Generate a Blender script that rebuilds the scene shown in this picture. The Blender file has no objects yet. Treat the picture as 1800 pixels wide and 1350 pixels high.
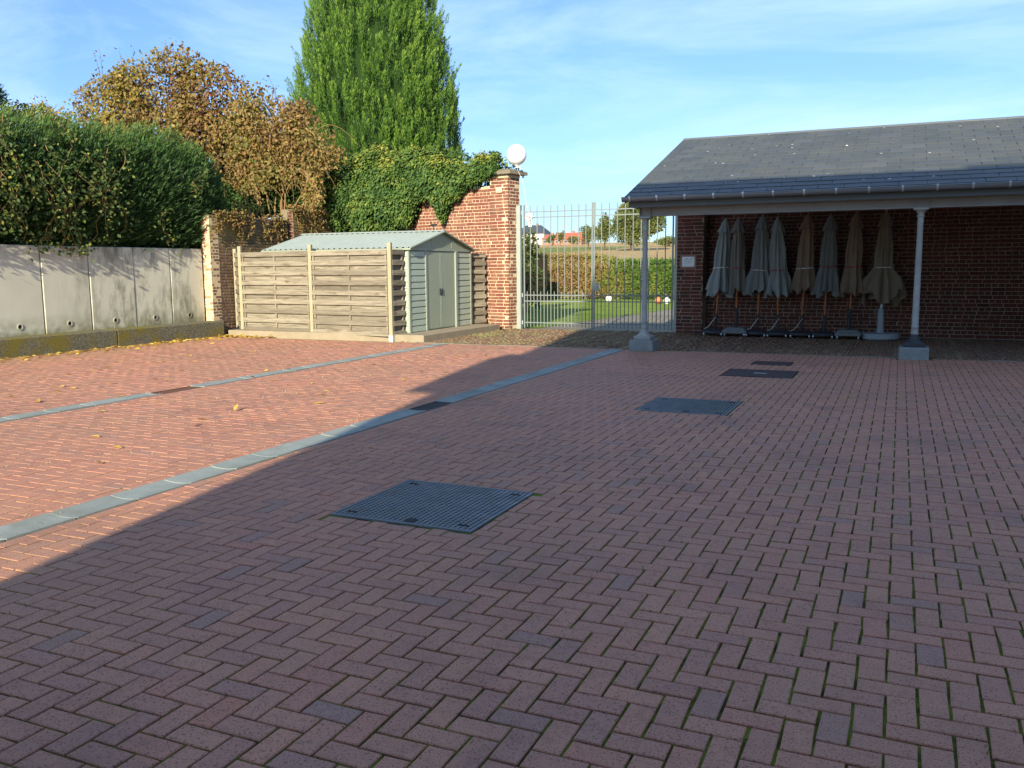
import bpy, math, random
import numpy as np
from mathutils import Matrix, Vector

random.seed(7); RNG = np.random.default_rng(11)
sc = bpy.context.scene
COL = sc.collection
R = math.radians

# ------------------------------------------------------------------ camera
FPX, PITCH, YAW, ROLL, HC = 1534.5, R(7.59), R(23.893), R(-.435), 1.6
fw = np.array([-math.sin(YAW)*math.cos(PITCH), math.cos(YAW)*math.cos(PITCH), -math.sin(PITCH)])
_r = np.array([math.cos(YAW), math.sin(YAW), 0.0]); _u = np.cross(_r, fw)
rt = _r*math.cos(ROLL)+_u*math.sin(ROLL); up = -_r*math.sin(ROLL)+_u*math.cos(ROLL)
cam = bpy.data.cameras.new('camera'); cam.sensor_width = 36; cam.lens = FPX*36/1800
cam.clip_start = .05; cam.clip_end = 3000
cam_o = bpy.data.objects.new('camera', cam); COL.objects.link(cam_o); sc.camera = cam_o
cam_o.matrix_world = Matrix(((rt[0], up[0], -fw[0], 0), (rt[1], up[1], -fw[1], 0), (rt[2], up[2], -fw[2], HC), (0, 0, 0, 1)))

def at(x, y, Y):
    """point of the photograph's ray (1800 px wide frame) on the vertical plane at depth Y"""
    d = fw+(x-900)/FPX*rt-(y-675)/FPX*up
    return np.array([0, 0, HC])+d*(Y/d[1])
def project(p):
    d = np.asarray(p, float)-np.array([0, 0, HC]); z = d@fw
    return 900+FPX*(d@rt)/z, 675-FPX*(d@up)/z, z

# ------------------------------------------------------------------ light
SUN_EL, SUN_AZ = R(21.0), R(10.3)          # light travels 10.3 deg left of +Y
tosun = Vector((math.sin(SUN_AZ)*math.cos(SUN_EL), -math.cos(SUN_AZ)*math.cos(SUN_EL), math.sin(SUN_EL)))
sun = bpy.data.lights.new('sun', 'SUN'); sun.energy = 4.2; sun.angle = R(.55); sun.color = (1, .89, .69)
sun_o = bpy.data.objects.new('sun', sun); COL.objects.link(sun_o)
sun_o.rotation_euler = tosun.to_track_quat('Z', 'Y').to_euler(); sun_o.location = (20, -40, 40)
W = bpy.data.worlds.new('World'); sc.world = W; W.use_nodes = True
nt = W.node_tree; nt.nodes.clear()
out = nt.nodes.new('ShaderNodeOutputWorld'); bg = nt.nodes.new('ShaderNodeBackground')
sky = nt.nodes.new('ShaderNodeTexSky'); sky.sky_type = 'NISHITA'; sky.sun_disc = False
sky.sun_elevation = SUN_EL; sky.sun_rotation = math.pi-SUN_AZ
sky.altitude = 60; sky.air_density = 1.0; sky.dust_density = .6; sky.ozone_density = 1.6
bg.inputs['Strength'].default_value = .142
tc = nt.nodes.new('ShaderNodeTexCoord'); mp = nt.nodes.new('ShaderNodeMapping')
mp.inputs['Rotation'].default_value = (R(14), R(24), R(35)); mp.inputs['Scale'].default_value = (1.3, 3.2, 8.0)
n1 = nt.nodes.new('ShaderNodeTexNoise'); n1.inputs['Scale'].default_value = 1.5; n1.inputs['Detail'].default_value = 7
n1.inputs['Roughness'].default_value = .62; n1.inputs['Distortion'].default_value = .5
cr = nt.nodes.new('ShaderNodeMapRange'); cr.inputs['From Min'].default_value = .38; cr.inputs['From Max'].default_value = .75
cr.inputs['To Min'].default_value = 0; cr.inputs['To Max'].default_value = .5
mx = nt.nodes.new('ShaderNodeMix'); mx.data_type = 'RGBA'; mx.inputs['B'].default_value = (3.5, 4.4, 5.4, 1)
nt.links.new(tc.outputs['Generated'], mp.inputs['Vector']); nt.links.new(mp.outputs['Vector'], n1.inputs['Vector'])
nt.links.new(n1.outputs['Fac'], cr.inputs['Value']); nt.links.new(cr.outputs['Result'], mx.inputs['Factor'])
tint = nt.nodes.new('ShaderNodeMix'); tint.data_type = 'RGBA'; tint.blend_type = 'MULTIPLY'; tint.inputs['Factor'].default_value = 1; tint.inputs['B'].default_value = (.46, .635, .94, 1)
gam = nt.nodes.new('ShaderNodeGamma'); gam.inputs['Gamma'].default_value = .84
nt.links.new(sky.outputs['Color'], gam.inputs['Color']); nt.links.new(gam.outputs['Color'], tint.inputs['A']); nt.links.new(tint.outputs['Result'], mx.inputs['A']); nt.links.new(mx.outputs['Result'], bg.inputs['Color'])
nt.links.new(bg.outputs['Background'], out.inputs['Surface'])
vs = sc.view_settings; vs.view_transform = 'Standard'; vs.look = 'None'; vs.gamma = 1; vs.use_curve_mapping = False
vs.exposure = 1.08
sc.render.engine = 'CYCLES'

# ------------------------------------------------------------------ helpers: objects
def tag(o, label=None, cat=None, group=None, kind=None):
    if label: o['label'] = label
    if cat: o['category'] = cat
    if group: o['group'] = group
    if kind: o['kind'] = kind
    return o
def link(name, me, parent=None, mat=None):
    o = bpy.data.objects.new(name, me); COL.objects.link(o)
    if parent: o.parent = parent
    if mat is not None and me is not None and not me.materials: me.materials.append(mat)
    return o
def empty(name, loc=(0, 0, 0), rz=0, label=None, cat=None, group=None, kind=None):
    o = bpy.data.objects.new(name, None); COL.objects.link(o); o.location = loc; o.rotation_euler = (0, 0, rz)
    o.empty_display_size = .2
    return tag(o, label, cat, group, kind)
def settle(root):
    """children were modelled in world coordinates: keep them there under a root that stands at the thing's base"""
    for c in root.children: c.matrix_parent_inverse = Matrix.Translation(-root.location)
    return root
def arr_mesh(name, V, F, mat=None, rnd=None, smooth=False):
    """V (n,3), F (m,4) or (m,3) int arrays"""
    V = np.asarray(V, np.float32); F = np.asarray(F, np.int32); k = F.shape[1]
    me = bpy.data.meshes.new(name)
    me.vertices.add(len(V)); me.loops.add(F.size); me.polygons.add(len(F))
    me.vertices.foreach_set('co', V.ravel()); me.loops.foreach_set('vertex_index', F.ravel())
    me.polygons.foreach_set('loop_start', np.arange(0, F.size, k, dtype=np.int32))
    if rnd is not None:
        a = me.attributes.new('rnd', 'FLOAT', 'POINT'); a.data.foreach_set('value', np.asarray(rnd, np.float32))
    me.update(calc_edges=True)
    me.polygons.foreach_set('use_smooth', np.full(len(F), bool(smooth)))
    if mat: me.materials.append(mat)
    return me
class MB:
    def __init__(s): s.v = []; s.f = []
    def add(s, vs, fs):
        b = len(s.v); s.v += [tuple(map(float, v)) for v in vs]; s.f += [tuple(i+b for i in f) for f in fs]; return s
    def box(s, x0, x1, y0, y1, z0, z1):
        return s.add([(x0, y0, z0), (x1, y0, z0), (x1, y1, z0), (x0, y1, z0), (x0, y0, z1), (x1, y0, z1), (x1, y1, z1), (x0, y1, z1)],
                     [(0, 3, 2, 1), (4, 5, 6, 7), (0, 1, 5, 4), (1, 2, 6, 5), (2, 3, 7, 6), (3, 0, 4, 7)])
    def cbox(s, x0, x1, y0, y1, z0, z1, c=.01):
        """box with chamfered edges all round"""
        xs = (x0, x1); ys = (y0, y1); zs = (z0, z1); P = []; idx = {}
        for i in (0, 1):
            for j in (0, 1):
                for k in (0, 1):
                    sx, sy, sz = (1-2*i)*c, (1-2*j)*c, (1-2*k)*c
                    for a, p in enumerate(((xs[i], ys[j]+sy, zs[k]+sz), (xs[i]+sx, ys[j], zs[k]+sz), (xs[i]+sx, ys[j]+sy, zs[k]))):
                        idx[i, j, k, a] = len(P); P.append(p)
        F = []
        I = lambda *t: idx[t]
        for i in (0, 1): F.append([I(i, 0, 0, 0), I(i, 1, 0, 0), I(i, 1, 1, 0), I(i, 0, 1, 0)][::(1 if i else -1)])
        for j in (0, 1): F.append([I(0, j, 0, 1), I(1, j, 0, 1), I(1, j, 1, 1), I(0, j, 1, 1)][::(-1 if j else 1)])
        for k in (0, 1): F.append([I(0, 0, k, 2), I(1, 0, k, 2), I(1, 1, k, 2), I(0, 1, k, 2)][::(1 if k else -1)])
        for i in (0, 1):
            for j in (0, 1): F.append([I(i, j, 0, 0), I(i, j, 1, 0), I(i, j, 1, 1), I(i, j, 0, 1)][::(1 if (i+j) % 2 else -1)])
        for i in (0, 1):
            for k in (0, 1): F.append([I(i, 0, k, 0), I(i, 1, k, 0), I(i, 1, k, 2), I(i, 0, k, 2)][::(-1 if (i+k) % 2 else 1)])
        for j in (0, 1):
            for k in (0, 1): F.append([I(0, j, k, 1), I(1, j, k, 1), I(1, j, k, 2), I(0, j, k, 2)][::(1 if (j+k) % 2 else -1)])
        for i in (0, 1):
            for j in (0, 1):
                for k in (0, 1): F.append([I(i, j, k, 0), I(i, j, k, 1), I(i, j, k, 2)][::(1 if (i+j+k) % 2 else -1)])
        return s.add(P, F)
    def tube(s, pts, r, n=8, caps=True):
        pts = [Vector(p) for p in pts]; rs = r if isinstance(r, (list, tuple)) else [r]*len(pts)
        rings = []; prev = None
        for i, p in enumerate(pts):
            d = (pts[min(i+1, len(pts)-1)]-pts[max(i-1, 0)]).normalized()
            a = prev if prev is not None else (Vector((0, 0, 1)) if abs(d.z) < .9 else Vector((1, 0, 0)))
            b = d.cross(a).normalized(); a = b.cross(d).normalized(); prev = a
            rings.append([p+a*(rs[i]*math.cos(2*math.pi*k/n))+b*(rs[i]*math.sin(2*math.pi*k/n)) for k in range(n)])
        V = [v for q in rings for v in q]; F = []
        for i in range(len(pts)-1):
            for k in range(n): F.append((i*n+k, (i+1)*n+k, (i+1)*n+(k+1) % n, i*n+(k+1) % n))
        if caps: F.append(tuple(range(n))); F.append(tuple((len(pts)-1)*n+k for k in reversed(range(n))))
        return s.add(V, F)
    def lathe(s, prof, n=24, cx=0, cy=0):
        V = [(cx+r*math.cos(2*math.pi*k/n), cy+r*math.sin(2*math.pi*k/n), z) for r, z in prof for k in range(n)]; F = []
        for i in range(len(prof)-1):
            for k in range(n): F.append((i*n+k, i*n+(k+1) % n, (i+1)*n+(k+1) % n, (i+1)*n+k))
        F.append(tuple(reversed(range(n)))); F.append(tuple((len(prof)-1)*n+k for k in range(n)))
        return s.add(V, F)
    def prism(s, poly, y0, y1):
        """poly in (x,z), extruded along y"""
        n = len(poly); V = [(x, y0, z) for x, z in poly]+[(x, y1, z) for x, z in poly]
        F = [tuple(range(n)), tuple(reversed(range(n, 2*n)))]+[(i, n+i, n+(i+1) % n, (i+1) % n) for i in range(n)]
        return s.add(V, F)
    def xf(s, M):
        s.v = [tuple(M @ Vector(v)) for v in s.v]; return s
    def mesh(s, name, mat=None, smooth=False):
        me = bpy.data.meshes.new(name); me.from_pydata(s.v, [], s.f); me.update()
        if smooth:
            me.polygons.foreach_set('use_smooth', np.ones(len(s.f), bool))
            try: me.set_sharp_from_angle(angle=R(40))
            except Exception: pass
        if mat: me.materials.append(mat)
        return me
    def build(s, name, mat, parent=None, smooth=False):
        return link(name, s.mesh(name, mat, smooth), parent)
def frame(o, ex, ey, ez=(0, 0, 1)):
    """matrix with local x,y,z axes ex,ey,ez at origin o"""
    M = Matrix.Identity(4)
    for i, a in enumerate((ex, ey, ez)):
        for k in range(3): M[k][i] = a[k]
    for k in range(3): M[k][3] = o[k]
    return M
def noise3(P, s=1.0, seed=0):
    """cheap smooth pseudo noise in about -1..1"""
    P = np.asarray(P)*s; r = np.random.default_rng(seed); v = 0
    for i in range(6):
        k = r.normal(size=3)*(1+.5*i); ph = r.uniform(0, 6.28); v = v+np.sin(P@k+ph+1.3*np.sin(P@r.normal(size=3)))/(1+.35*i)
    return v/3.2
def unit(a): return a/np.maximum(np.linalg.norm(a, axis=-1, keepdims=True), 1e-9)
def kites(name, P, D, L, Wd, mat, rnd, N=None, fold=.2, mid=.45):
    """leaf shaped quads: base P, direction D, length L, width Wd"""
    n = len(P); D = unit(D)
    if N is None: N = RNG.normal(size=(n, 3))
    S = unit(np.cross(D, N)); N = np.cross(S, D)
    L = np.broadcast_to(L, (n,))[:, None]; Wd = np.broadcast_to(Wd, (n,))[:, None]
    V = np.empty((n, 4, 3)); m = P+D*L*mid
    V[:, 0] = P; V[:, 1] = m+S*Wd/2+N*Wd*fold; V[:, 2] = P+D*L; V[:, 3] = m-S*Wd/2+N*Wd*fold
    F = np.arange(4*n).reshape(n, 4)
    return arr_mesh(name, V.reshape(-1, 3), F, mat, np.repeat(rnd, 4))

# ------------------------------------------------------------------ helpers: materials
def c8(r, g, b):
    f = lambda v: (v/255/12.92 if v/255 <= .04045 else ((v/255+.055)/1.055)**2.4)
    return (f(r), f(g), f(b), 1)
class Mat:
    def __init__(s, name):
        s.m = bpy.data.materials.new(name); s.m.use_nodes = True; s.t = s.m.node_tree; s.n = s.t.nodes
        s.b = s.n['Principled BSDF']; s.pos = s.n.new('ShaderNodeNewGeometry').outputs['Position']
    def node(s, t, **kw):
        n = s.n.new(t)
        for k, v in kw.items():
            if k in n.inputs: n.inputs[k].default_value = v
            else: setattr(n, k, v)
        return n
    def lk(s, a, b): s.t.links.new(a, b)
    def noise(s, scale, detail=4, rough=.55, vec=None, stretch=None, dist=0):
        n = s.node('ShaderNodeTexNoise'); n.inputs['Scale'].default_value = scale; n.inputs['Detail'].default_value = detail
        n.inputs['Roughness'].default_value = rough; n.inputs['Distortion'].default_value = dist
        v = vec or s.pos
        if stretch:
            m = s.node('ShaderNodeMapping'); m.inputs['Scale'].default_value = stretch; s.lk(v, m.inputs['Vector']); v = m.outputs['Vector']
        s.lk(v, n.inputs['Vector']); return n.outputs['Fac']
    def rng(s, v, a, b, c=0, d=1):
        n = s.node('ShaderNodeMapRange'); n.inputs[1].default_value = a; n.inputs[2].default_value = b
        n.inputs[3].default_value = c; n.inputs[4].default_value = d; s.lk(v, n.inputs[0]); return n.outputs[0]
    def math(s, op, a, b=None):
        n = s.node('ShaderNodeMath', operation=op)
        for i, v in enumerate((a, b)):
            if v is None: continue
            if isinstance(v, (int, float)): n.inputs[i].default_value = v
            else: s.lk(v, n.inputs[i])
        return n.outputs[0]
    def mix(s, f, a, b, mode='MIX'):
        n = s.node('ShaderNodeMix', data_type='RGBA', blend_type=mode)
        for k, v in (('Factor', f), ('A', a), ('B', b)):
            i = n.inputs[k] if k != 'Factor' else n.inputs[0]
            if k == 'A': i = n.inputs[6]
            if k == 'B': i = n.inputs[7]
            if isinstance(v, (int, float, tuple)): i.default_value = v
            else: s.lk(v, i)
        return n.outputs[2]
    def ramp(s, v, stops):
        n = s.node('ShaderNodeValToRGB'); e = n.color_ramp.elements
        while len(e) < len(stops): e.new(.5)
        for i, (p, c) in enumerate(stops): e[i].position = p; e[i].color = c
        s.lk(v, n.inputs['Fac']); return n.outputs['Color']
    def rand(s, salt=0.0):
        """random per object and per loose piece"""
        a = s.node('ShaderNodeObjectInfo').outputs['Random']; g = s.node('ShaderNodeNewGeometry').outputs['Random Per Island']
        v = s.math('ADD', s.math('MULTIPLY', a, 7.31+salt), s.math('MULTIPLY', g, 5.17+salt*3)); return s.math('FRACT', v)
    def attr(s, name): return s.node('ShaderNodeAttribute', attribute_name=name).outputs['Fac']
    def bump(s, v, strength=.3, dist=.01):
        n = s.node('ShaderNodeBump'); n.inputs['Strength'].default_value = strength; n.inputs['Distance'].default_value = dist
        s.lk(v, n.inputs['Height']); s.lk(n.outputs['Normal'], s.b.inputs['Normal'])
    def fin(s, col, rough=.8, metal=0, spec=.5):
        if isinstance(col, tuple): s.b.inputs['Base Color'].default_value = col
        else: s.lk(col, s.b.inputs['Base Color'])
        if isinstance(rough, (int, float)): s.b.inputs['Roughness'].default_value = rough
        else: s.lk(rough, s.b.inputs['Roughness'])
        s.b.inputs['Metallic'].default_value = metal; s.b.inputs['Specular IOR Level'].default_value = spec
        return s.m
def mul(c, k): return (c[0]*k, c[1]*k, c[2]*k, 1)
def plain(name, c, rough=.6, metal=0, var=.25, scale=8, bump=.15, spec=.5):
    M = Mat(name); n = M.noise(scale, 5); col = M.mix(n, mul(c, 1-var), mul(c, 1+var))
    M.bump(M.noise(scale*6, 3), bump, .004)
    return M.fin(col, rough, metal, spec)
def brick_mat(name, stops, dirt=(.3, .28, .22, 1), dirtamt=.3, speck=.35):
    M = Mat(name); r = M.rand(); col = M.ramp(r, stops)
    col = M.mix(M.rng(M.noise(55, 4, .7), .35, .7, 0, speck), col, mul(stops[0][1], .45))
    col = M.mix(M.rng(M.noise(2.3, 5, .65), .5, .8, 0, dirtamt), col, dirt)
    h = M.math('ADD', M.noise(70, 4, .7), M.math('MULTIPLY', M.noise(14, 3), 1.5)); M.bump(h, .45, .004)
    return M.fin(col, M.rng(M.noise(30, 2), .3, .7, .7, .92), 0, .3)
def leaf_mat(name, stops, trans=.3, rough=.55, spec=.35):
    M = Mat(name); col = M.ramp(M.attr('rnd'), stops)
    col = M.mix(M.rng(M.noise(3, 2), .35, .65, 0, .3), col, M.mix(.5, col, (.02, .03, .01, 1)))
    M.fin(col, rough, 0, spec)
    t = M.node('ShaderNodeBsdfTranslucent'); M.lk(col, t.inputs['Color'])
    x = M.node('ShaderNodeMixShader'); x.inputs[0].default_value = trans
    M.lk(M.b.outputs[0], x.inputs[1]); M.lk(t.outputs[0], x.inputs[2]); M.lk(x.outputs[0], M.n['Material Output'].inputs['Surface'])
    return M.m

def build_materials():
    m = {}
    # pavers
    M = Mat('clay_paver'); r = M.rand()
    col = M.ramp(r, [(0, c8(198, 142, 112)), (.2, c8(190, 130, 106)), (.45, c8(194, 139, 112)), (.7, c8(186, 132, 108)), (.93, c8(181, 130, 109)), (.99, c8(168, 129, 113)), (1, c8(194, 130, 102))])
    big = M.noise(.55, 3); col = M.mix(M.rng(big, .4, .7, 0, .45), col, c8(160, 128, 102)); col = M.mix(M.rng(M.noise(.9, 6, .7), .52, .7, 0, .4), col, c8(110, 84, 76))
    col = M.mix(M.rng(M.noise(130, 2, .6), .56, .64, 0, .7), col, c8(66, 48, 44))
    col = M.mix(M.rng(M.noise(17, 5, .7), .5, .75, 0, .4), col, c8(120, 94, 80))
    sx = M.node('ShaderNodeSeparateXYZ'); M.lk(M.pos, sx.inputs[0])
    soil = M.math('MULTIPLY', M.rng(sx.outputs[0], -13.6, -15.0, 0, 1), M.rng(M.noise(2.2, 5, .7), .3, .6)); col = M.mix(M.math('MULTIPLY', soil, .8), col, c8(150, 126, 92))
    col = M.mix(M.rng(M.noise(9, 5, .7), .55, .8, 0, .35), col, c8(168, 138, 118))
    h = M.math('ADD', M.noise(200, 4, .75), M.math('MULTIPLY', M.noise(30, 2), .35)); M.bump(h, .35, .003)
    m['paver'] = M.fin(col, M.rng(M.noise(25, 3), .3, .7, .62, .88), 0, .35)
    # joints of the paving: sand, soil, moss, dry grass
    M = Mat('joint_bed'); n = M.noise(7, 5, .65)
    sx = M.node('ShaderNodeSeparateXYZ'); M.lk(M.pos, sx.inputs[0]); dry = M.rng(sx.outputs[0], -3.2, -6.5, 0, 1)
    moss = M.ramp(n, [(.3, c8(44, 36, 28)), (.45, c8(78, 84, 34)), (.6, c8(112, 126, 44)), (.8, c8(62, 60, 34))])
    sand = M.ramp(n, [(.25, c8(120, 94, 68)), (.5, c8(164, 134, 98)), (.65, c8(142, 126, 80)), (.8, c8(176, 152, 114))])
    M.bump(M.noise(90, 4, .7), .9, .01); m['joint'] = M.fin(M.mix(dry, moss, sand), .95, 0, .1)
    # old yard bricks on edge
    M = Mat('old_yard_brick'); col = M.ramp(M.rand(), [(0, c8(126, 96, 80)), (.4, c8(142, 106, 88)), (.7, c8(112, 92, 82)), (1, c8(154, 114, 90))])
    sx = M.node('ShaderNodeSeparateXYZ'); M.lk(M.pos, sx.inputs[0]); mo = M.math('MULTIPLY', M.rng(M.noise(1.6, 5, .65), .4, .64, 0, .75), M.rng(sx.outputs[0], -3.6, -5.6, .22, 1)); col = M.mix(mo, col, c8(142, 134, 86))
    col = M.mix(M.rng(M.noise(40, 3), .5, .7, 0, .5), col, c8(48, 42, 36)); M.bump(M.noise(60, 4, .7), .5, .006); m['yard'] = M.fin(col, .9, 0, .2)
    m['yardbed'] = plain('yard_joint_soil', c8(150, 142, 108), .95, 0, .35, 5, .5, .1)
    # masonry
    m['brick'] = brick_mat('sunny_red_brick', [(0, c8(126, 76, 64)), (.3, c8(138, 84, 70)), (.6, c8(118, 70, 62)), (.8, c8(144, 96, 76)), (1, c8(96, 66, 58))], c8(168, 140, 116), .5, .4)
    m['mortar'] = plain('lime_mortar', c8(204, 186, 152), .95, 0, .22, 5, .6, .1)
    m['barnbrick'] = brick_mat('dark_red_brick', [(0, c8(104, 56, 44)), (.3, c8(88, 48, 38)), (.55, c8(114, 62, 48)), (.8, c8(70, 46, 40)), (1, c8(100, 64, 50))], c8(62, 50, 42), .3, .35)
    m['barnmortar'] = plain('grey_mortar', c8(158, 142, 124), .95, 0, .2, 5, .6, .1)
    M = Mat('mossy_old_brick'); col = M.ramp(M.rand(), [(0, c8(108, 88, 76)), (.4, c8(126, 100, 84)), (.7, c8(104, 90, 80)), (1, c8(130, 110, 92))])
    sx = M.node('ShaderNodeSeparateXYZ'); M.lk(M.pos, sx.inputs[0])
    k = M.math('MULTIPLY', M.rng(sx.outputs[2], 1.6, 2.5, 0, 1), M.rng(M.noise(1.3, 5, .65), .36, .56, 0, .9)); col = M.mix(k, col, c8(140, 124, 62))
    col = M.mix(M.rng(M.noise(6, 5, .7), .5, .75, 0, .6), col, c8(92, 84, 76)); M.bump(M.noise(50, 4, .7), .6, .008); m['oldbrick'] = M.fin(col, .95, 0, .1)
    M = Mat('sunlit_pale_brick'); col = M.ramp(M.rand(), [(0, c8(214, 186, 150)), (.5, c8(228, 202, 164)), (.75, c8(206, 140, 108)), (1, c8(190, 120, 96))])  # sun on the pier's end face put into a paler brick colour
    M.bump(M.noise(50, 4, .7), .6, .006); m['palebrick'] = M.fin(col, .95, 0, .1)
    m['oldmortar'] = plain('old_mortar', c8(126, 116, 94), .95, 0, .35, 3, .7, .1)
    # concrete
    M = Mat('panel_concrete'); base = M.mix(M.noise(1.1, 4), c8(186, 186, 164), c8(220, 218, 196))
    sx = M.node('ShaderNodeSeparateXYZ'); M.lk(M.pos, sx.inputs[0])
    st = M.noise(2.6, 8, .74, stretch=(1, 1, .35)); side = M.rng(sx.outputs[1], 12.4, 14.2, .08, 1)
    k = M.math('MULTIPLY', M.rng(st, .45, .62, 0, 1), side); base = M.mix(M.math('MULTIPLY', k, .68), base, c8(70, 70, 58))
    low = M.math('MULTIPLY', M.rng(sx.outputs[2], .75, .36, 0, 1), M.rng(M.noise(5, 4), .3, .6)); base = M.mix(M.math('MULTIPLY', low, .7), base, c8(112, 104, 54))
    topd = M.math('MULTIPLY', M.rng(sx.outputs[2], 1.75, 2.15, 0, 1), M.rng(st, .4, .6)); base = M.mix(M.math('MULTIPLY', topd, .5), base, c8(92, 92, 78))
    M.bump(M.noise(45, 4, .7), .25, .004); m['concrete'] = M.fin(base, .9, 0, .2)
    M = Mat('lichen_concrete'); base = M.ramp(M.noise(28, 5, .8), [(.3, c8(48, 48, 42)), (.48, c8(104, 102, 86)), (.65, c8(142, 138, 116))])
    base = M.mix(M.rng(M.noise(1.8, 5, .6), .45, .62, 0, .75), base, c8(124, 112, 34)); M.bump(M.noise(50, 5, .8), .6, .01); m['lichen'] = M.fin(base, .95, 0, .1)
    m['slab'] = plain('slab_concrete', c8(150, 138, 116), .92, 0, .25, 4, .4, .2)
    M = Mat('bluestone'); col = M.mix(M.noise(5, 6, .7), c8(124, 134, 130), c8(164, 172, 164)); col = M.mix(M.rng(M.rand(), 0, 1, 0, .4), col, c8(122, 126, 118))
    col = M.mix(M.rng(M.noise(1.7, 6, .7), .5, .7, 0, .5), col, c8(110, 106, 84)); M.bump(M.noise(60, 4, .7), .5, .005); m['bluestone'] = M.fin(col, .8, 0, .3)
    m['curb'] = plain('curb_stone', c8(126, 118, 100), .9, 0, .25, 5, .5, .2)
    m['plinth'] = plain('plinth_stone', c8(132, 138, 134), .85, 0, .35, 9, .5, .3)
    # slates
    M = Mat('grey_slate'); r = M.rand(); col = M.ramp(r, [(0, c8(68, 74, 75)), (.5, c8(77, 82, 82)), (.9, c8(72, 76, 77)), (1, c8(84, 89, 91))])
    col = M.mix(M.rng(M.noise(1.4, 5, .6), .4, .7, 0, .4), col, c8(94, 95, 84))
    vo = M.node('ShaderNodeTexVoronoi'); vo.inputs['Scale'].default_value = 3.4; M.lk(M.pos, vo.inputs['Vector'])
    spot = M.math('MULTIPLY', M.rng(vo.outputs['Distance'], .10, .05, 0, 1), M.rng(M.noise(5, 2), .5, .55)); col = M.mix(spot, col, c8(226, 226, 214))
    M.bump(M.noise(30, 4), .2, .003); m['slate'] = M.fin(col, .55, 0, .45)
    m['zinc'] = plain('zinc', c8(132, 140, 142), .45, .6, .15, 6, .1)
    m['fascia'] = plain('fascia_paint', c8(84, 92, 90), .6, 0, .12, 3, .1)
    m['steel'] = plain('beam_paint', c8(136, 132, 122), .6, 0, .2, 3, .2)
    m['iron'] = plain('column_paint', c8(152, 154, 146), .6, 0, .32, 7, .35)
    m['flake'] = plain('flaking_dark_iron', c8(64, 66, 68), .7, .2, .6, 22, .6)
    m['darkwood'] = plain('roof_boards', c8(92, 76, 60), .85, 0, .3, 4, .3)
    m['gate'] = plain('gate_paint', c8(120, 129, 127), .5, .25, .1, 8, .05)
    m['gatepost'] = plain('gate_post_paint', c8(150, 160, 152), .5, .2, .1, 5, .05)
    # wood
    M = Mat('weathered_pine'); tcn = M.node('ShaderNodeTexCoord'); off = M.math('MULTIPLY', M.rand(), 40)
    cx = M.node('ShaderNodeCombineXYZ'); M.lk(off, cx.inputs[0]); M.lk(off, cx.inputs[1]); va = M.node('ShaderNodeVectorMath', operation='ADD'); M.lk(tcn.outputs['Object'], va.inputs[0]); M.lk(cx.outputs[0], va.inputs[1])
    g = M.noise(3.2, 5, .6, va.outputs[0], (.55, 9, 9), .8); col = M.ramp(g, [(.28, c8(88, 81, 70)), (.45, c8(133, 125, 108)), (.62, c8(156, 148, 129)), (.8, c8(106, 98, 84))])
    kn = M.noise(2.6, 2, .5, va.outputs[0], (1, 3, 3)); col = M.mix(M.rng(kn, .66, .74, 0, .7), col, c8(104, 82, 58))
    col = M.mix(M.rng(M.rand(.7), .3, 1, 0, .65), col, c8(96, 89, 77)); M.bump(g, .6, .004); m['wood'] = M.fin(col, .85, 0, .2)
    m['postwood'] = plain('post_pine', c8(160, 152, 124), .85, 0, .2, 6, .3, .2)
    m['galv'] = plain('galvanised_foot', c8(190, 200, 204), .4, .5, .12, 10, .05)
    # shed
    m['shed'] = plain('sage_sheet_metal', c8(170, 182, 164), .5, .1, .08, 3, .05)
    m['sheddoor'] = plain('sage_door', c8(152, 162, 142), .5, .1, .08, 2, .12)
    m['shedtrim'] = plain('sage_trim', c8(150, 160, 142), .5, .1, .08, 3, .05)
    m['shedroof'] = plain('pale_green_roof_sheet', c8(176, 186, 176), .5, .15, .12, 2.5, .06)
    m['gable'] = plain('gable_sheet', c8(146, 156, 132), .5, .1, .1, 3, .05)
    m['black'] = plain('black_plastic', c8(38, 40, 44), .45, 0, .3, 8, .3)
    m['rubberbase'] = plain('dark_rubber_base', c8(52, 58, 64), .6, 0, .2, 8, .2)
    m['greybase'] = plain('grey_weight', c8(112, 120, 116), .75, 0, .2, 8, .3)
    m['castconc'] = plain('cast_concrete_base', c8(150, 160, 164), .85, 0, .18, 8, .3)
    m['teak'] = plain('oiled_pole_wood', c8(176, 108, 56), .6, 0, .2, 10, .15)
    for k, c in (('canvas_bluegrey', (138, 146, 142)), ('canvas_grey', (120, 120, 110)), ('canvas_slate', (122, 128, 124)), ('canvas_taupe', (132, 116, 98)), ('canvas_olive', (132, 122, 102))):
        M = Mat(k); n = M.noise(3, 4); col = M.mix(n, mul(c8(*c), .8), mul(c8(*c), 1.15)); M.bump(M.noise(220, 2), .2, .002); m[k] = M.fin(col, .9, 0, .15)
    m['red'] = plain('red_strap', c8(170, 48, 40), .7); m['white'] = plain('white_cord', c8(220, 218, 208), .7)
    # iron covers
    M = Mat('steel_cover'); col = M.mix(M.noise(6, 6, .7), c8(92, 98, 102), c8(138, 144, 146)); col = M.mix(M.rng(M.noise(3, 6, .75), .52, .7, 0, .6), col, c8(92, 76, 60)); M.bump(M.noise(60, 3), .3, .003); m['cover'] = M.fin(col, M.rng(M.noise(8, 4), .3, .7, .4, .75), .35, .5)
    m['coverbase'] = plain('steel_cover_recess', c8(36, 36, 36), .8, .1, .4, 9, .3)
    m['darkcover'] = plain('dark_cast_cover', c8(74, 60, 58), .75, .15, .35, 9, .5)
    m['rust'] = plain('rusty_grate', c8(86, 58, 44), .8, .1, .4, 12, .4)
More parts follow.
